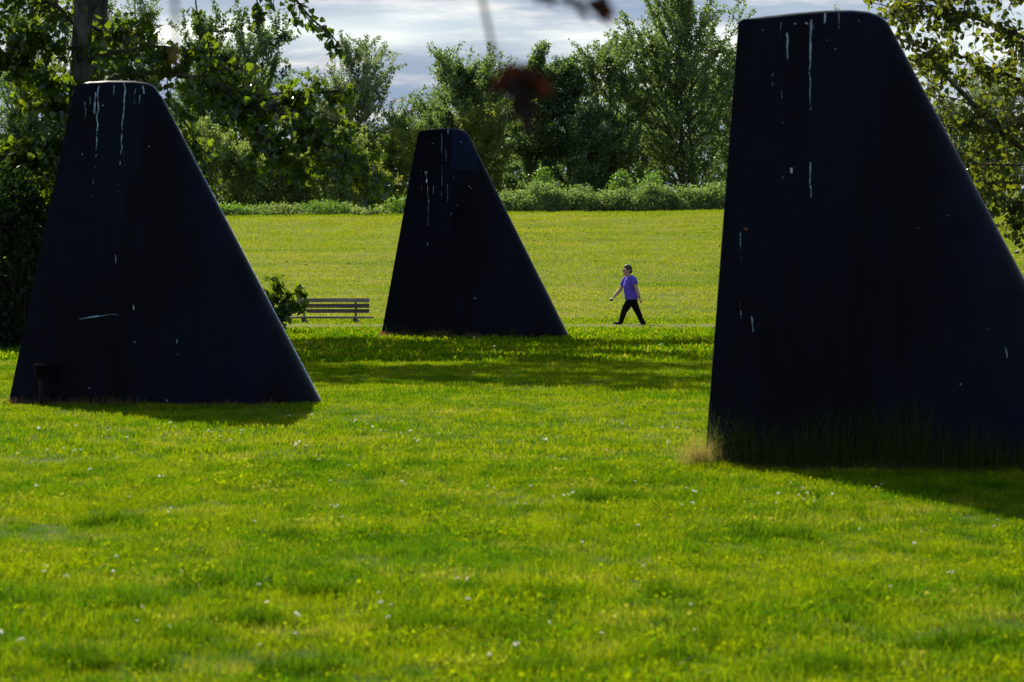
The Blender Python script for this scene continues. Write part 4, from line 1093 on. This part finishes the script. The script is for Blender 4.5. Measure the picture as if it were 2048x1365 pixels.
# darker, taller tussocks
def spots(lst, n, rad, seed):
    rng = np.random.default_rng(seed); out = []
    for xp, yp, k in lst:
        X, d = on_ground(xp, yp + 8); m = int(n * k)
        q = rng.normal(size=(m, 2)) * rad * k; out.append(np.stack([X + q[:, 0], d + q[:, 1] * .7, gz(X + q[:, 0], d + q[:, 1] * .7)], 1))
    return np.concatenate(out)
M_TUSS = grassmat('tussock_blades', (0.026, 0.066, 0.0008), (0.060, 0.110, 0.001), (0.06, 0.10, 0.004), strawlo=.9, gloss=.004)
T1 = [tuft('tussock', M_TUSS, 44, .075, .125, .0052, .6, 260 + i) for i in range(3)]
ts_ = spots([(1560, 1075, 1.6), (200, 1045, 1), (1185, 998, .8), (1255, 998, .6), (845, 1260, 1), (915, 1265, 1), (1025, 1270, .7), (1070, 1200, 1), (170, 1325, 1.6), (100, 1215, 1), (270, 1215, 1), (490, 1245, .9), (440, 1170, .7),
             (330, 1280, 1), (1330, 1190, .8), (640, 1190, .8), (1450, 1290, 1), (1700, 1210, .8), (1900, 1290, 1.2), (1350, 1320, .8), (620, 1350, 1), (1120, 1345, 1), (1630, 1340, 1), (1990, 1180, .8), (830, 932, .6), (640, 930, .6), (560, 1075, .6)], 16, .10, 8)
scatter('grass_tussocks', 'darker green tussocks here and there in the near lawn', ts_, np.random.default_rng(1).uniform(.6, 1.1, len(ts_)), T1)

# long and dead grass along the feet of the fins
def blades(name, label, fin, us, n, h, wd, m, seed, side_depth, lean=.35, patch=None):
    rng = np.random.default_rng(seed); V = []; b0 = np.array([fin.x0, fin.d, fin.base])
    u = rng.uniform(us[0], us[1], n); z = np.full(n, fin.base)
    p = fin.pt(u, z, -1, 0.02); p[:, 1] -= np.abs(rng.normal(0, side_depth, n))
    if patch is not None:
        p = np.array(patch) + rng.normal(size=(n, 3)) * np.array([.075, .06, 0])
    p[:, 2] = gz(p[:, 0], p[:, 1]) - .01
    hv = h * rng.uniform(.35, 1.1, n) * (0.45 + 1.1 * vnoise(p[:, 0] * 4, p[:, 1], 5))
    az = rng.uniform(0, 6.283, n); ln = np.abs(rng.normal(0, lean, n)); d = np.stack([np.cos(az), -np.abs(np.sin(az)) * .7, 0 * az], 1)
    f2 = rng.uniform(-.8, .8, n); sd = np.stack([np.cos(f2), np.sin(f2), 0 * f2], 1) * wd / 2
    rows = []
    for t_ in (0, .35, .7, 1):
        c = p + np.array([0, 0, 1.0]) * (hv * t_ * (1 - .3 * ln * t_))[:, None] + d * (hv * ln * t_ ** 2)[:, None]
        rows.append((c - sd * (1 - t_ * .9), c + sd * (1 - t_ * .9)))
    V = np.stack([q for r_ in rows for q in r_], 1).reshape(-1, 3)
    b = np.arange(n)[:, None] * 8; F_ = [b + np.array([0, 1, 3, 2]), b + np.array([2, 3, 5, 4]), b + np.array([4, 5, 7, 6])]
    o = np_mesh(name, V, [np.concatenate(F_)], m, None, tint=np.repeat(rng.random(n), 8))
    return tag(o, label, 'grass', kind='stuff')
M_TALL = leafmat('long_grass', (0.022, 0.042, 0.008), (0.050, 0.070, 0.014), (0.09, 0.14, 0.02), .4, .012, .4)
M_DEAD = leafmat('dead_grass', (0.12, 0.055, 0.020), (0.21, 0.125, 0.05), (0.28, 0.14, 0.05), .4, .03, .5)
M_BLOND = leafmat('blond_grass', (0.11, 0.090, 0.022), (0.25, 0.205, 0.060), (0.36, 0.30, 0.07), .5, .015, .4)
blades('long_grass', 'long thin dark grass standing along the foot of the largest fin', finR, (.01, .84), 2300, .44, .0042, M_TALL, 71, .09)
blades('dead_grass', 'reddish dead grass along the foot of the largest fin', finR, (.0, .75), 2600, .075, .006, M_DEAD, 72, .10, .8)
X, d_ = on_ground(1385, 937)
blades('blond_grass', 'blond drooping grass clump at the corner of the largest fin', finR, (0, 1), 430, .31, .0038, M_BLOND, 73, .1, .8, (X + .06, 21.42, 0))
blades('dead_grass', 'orange-brown dead grass along the foot of the smallest looking fin', finM, (.0, .62), 2600, .13, .010, M_DEAD, 74, .16, .7)
blades('dead_grass', 'brown dead grass tips along the foot of the scratched fin', finL, (.0, .85), 900, .10, .006, M_DEAD, 75, .06, .7)
blades('long_grass', 'few longer grass stems along the foot of the smallest looking fin', finM, (.02, .75), 420, .26, .007, M_TALL, 76, .08)

# small dark clods on the mown slope
M_CLOD = plain('bare_soil', (0.045, 0.032, 0.018), .95, .05, .3, 20)
rng = np.random.default_rng(90); V, T = [], []
for i in range(330):
    d = rng.uniform(84, 128); x = rng.uniform(-1, 1) * (1024 / F * d + 2)
    if vnoise(np.array(x * .2), np.array(d * .35), 44) < .52: continue
    r = rng.uniform(.03, .09); o = len(V); z = float(gz(x, d))
    for k in range(6): V.append((x + math.cos(k * 1.047) * r * rng.uniform(1, 2.2), d + math.sin(k * 1.047) * r * rng.uniform(.7, 1.3), z - .01))
    V.append((x, d, z + r * .75))
    for k in range(6): T.append((o + k, o + (k + 1) % 6, o + 6))
tag(np_mesh('soil_clods', np.array(V), T, M_CLOD), 'dark crumbs of bare soil dotting the mown slope', 'soil', kind='stuff')

# ------------------------------------------------------------------ daisies
M_PETAL = leafmat('daisy_petal', (0.78, 0.78, 0.77), (0.82, 0.82, 0.81), (1.0, 1.0, 0.98), .65, .02, .5)
M_DISC = plain('daisy_disc', (0.55, 0.36, 0.03), .8, .1, .2, 40)
M_STALK = plain('daisy_stalk', (0.05, 0.10, 0.015), .8, .1, .2, 40)
def daisy_mesh(seed, tilt):
    rng = np.random.default_rng(seed); V, T, M = [], [], []
    n = 14; h = .062; Rt = np.array([[1, 0, 0], [0, math.cos(tilt), -math.sin(tilt)], [0, math.sin(tilt), math.cos(tilt)]])
    c = np.array([0, 0, h])
    for k in range(n):
        a = 2 * math.pi * k / n + rng.uniform(-.08, .08); r = .0098 * rng.uniform(.85, 1.1); o = len(V); w_ = .12
        for (rr, da, z) in ((.003, -w_, 0), (.003, w_, 0), (r, w_ * .9, .004), (r * 1.08, 0, .003), (r, -w_ * .9, .004)):
            V.append(c + Rt @ np.array([math.cos(a + da) * rr, math.sin(a + da) * rr, z]))
        T.append((o, o + 1, o + 2, o + 3, o + 4)); M.append(0)
    o = len(V)
    for k in range(8): V.append(c + Rt @ np.array([math.cos(k * .785) * .0036, math.sin(k * .785) * .0036, .002]))
    V.append(c + Rt @ np.array([0, 0, .006]))
    for k in range(8): T.append((o + k, o + (k + 1) % 8, o + 8)); M.append(1)
    o = len(V)
    for z in (-.01, h):
        for k in range(3): V.append(np.array([math.cos(k * 2.09) * .0012, math.sin(k * 2.09) * .0012, z]))
    for k in range(3): T.append((o + k, o + (k + 1) % 3, o + 3 + (k + 1) % 3, o + 3 + k)); M.append(2)
    ob = np_mesh('daisy', np.array(V), T, [M_PETAL, M_DISC, M_STALK], None, matidx=M, tint=np.full(len(V), .5), link=False)
    return ob.data
DM = [daisy_mesh(300 + i, R(t)) for i, t in enumerate((12, 35, 55, 25))]
DAISY = [(36, 916), (99, 908), (127, 902), (145, 910), (150, 911), (231, 924), (318, 962), (330, 960), (70, 980), (260, 1001), (341, 1026), (339, 1036), (233, 1128), (223, 1161), (362, 1159), (273, 1260), (335, 1277), (36, 1303), (515, 1189),
 (286, 1230), (664, 1019), (675, 1019), (668, 1028), (540, 971), (663, 972), (505, 1055), (688, 1046), (93, 1164), (92, 1149), (525, 1308), (534, 1220), (595, 1251), (592, 1290), (975, 983), (990, 986), (1037, 1017), (1060, 979), (1103, 1006),
 (1127, 1001), (1133, 1000), (1145, 999), (1152, 999), (1273, 971), (1374, 985), (1388, 991), (1393, 992), (1364, 1017), (1386, 1016), (939, 1178), (765, 1223), (770, 1222), (783, 1261), (1095, 1265), (1116, 1064), (1280, 1065), (1376, 1229),
 (1391, 1278), (1201, 1287), (982, 1330), (1027, 1315), (806, 975), (758, 1202), (932, 1222), (1286, 1147), (1164, 1097), (318, 862), (338, 858), (331, 870), (420, 870), (440, 878), (480, 870), (487, 872), (463, 886), (594, 897), (600, 893),
 (611, 899), (590, 902), (763, 865), (800, 872), (818, 870), (824, 866), (832, 889), (835, 893), (879, 873), (900, 872), (737, 855), (744, 863), (711, 851), (620, 838), (582, 836), (1091, 889), (1350, 851), (1340, 893), (1353, 865), (1372, 859),
 (1322, 866), (1585, 975), (1600, 1000), (1610, 988), (1612, 996), (1615, 995), (1604, 1008), (1628, 1013), (1665, 1000), (1560, 998), (1763, 980), (1755, 985), (1555, 1015), (1830, 1098), (1720, 1068), (1990, 1065), (1995, 1052), (1840, 1075),
 (1780, 1188), (1900, 1160), (985, 702), (990, 704), (1043, 708), (940, 709), (949, 682), (877, 684), (945, 748), (1018, 677), (1325, 692), (1318, 694), (612, 690), (620, 691), (1380, 704), (180, 955), (3, 1292), (640, 930), (700, 940),
 (1210, 905), (1130, 930), (1240, 860), (250, 890), (150, 860), (80, 868), (215, 868)]
rng = np.random.default_rng(17)
for i, (xp, yp) in enumerate(DAISY):
    reps = [(0, 0)] + ([(rng.normal() * .05, rng.normal() * .05)] if rng.random() < .25 else [])
    X, d = on_ground(xp, yp + .065 / 22 * F * .5)
    for dx, dy in reps:
        o = bpy.data.objects.new('daisy', DM[rng.integers(4)]); COL.objects.link(o)
        o.location = (X + dx, d + dy, float(gz(X + dx, d + dy))); o.rotation_euler = (rng.uniform(-.2, .2), rng.uniform(-.2, .2), rng.uniform(-.9, .9))
        k = rng.uniform(.60, 1.05) * (1.0 if d < 20 else 1.3 if d < 40 else 1.9); o.scale = (k, k, max(k, .85) * rng.uniform(.95, 1.15))
        tag(o, 'small white daisy with a yellow centre dotting the lawn', 'daisy', 'daisies dotted over the lawn')
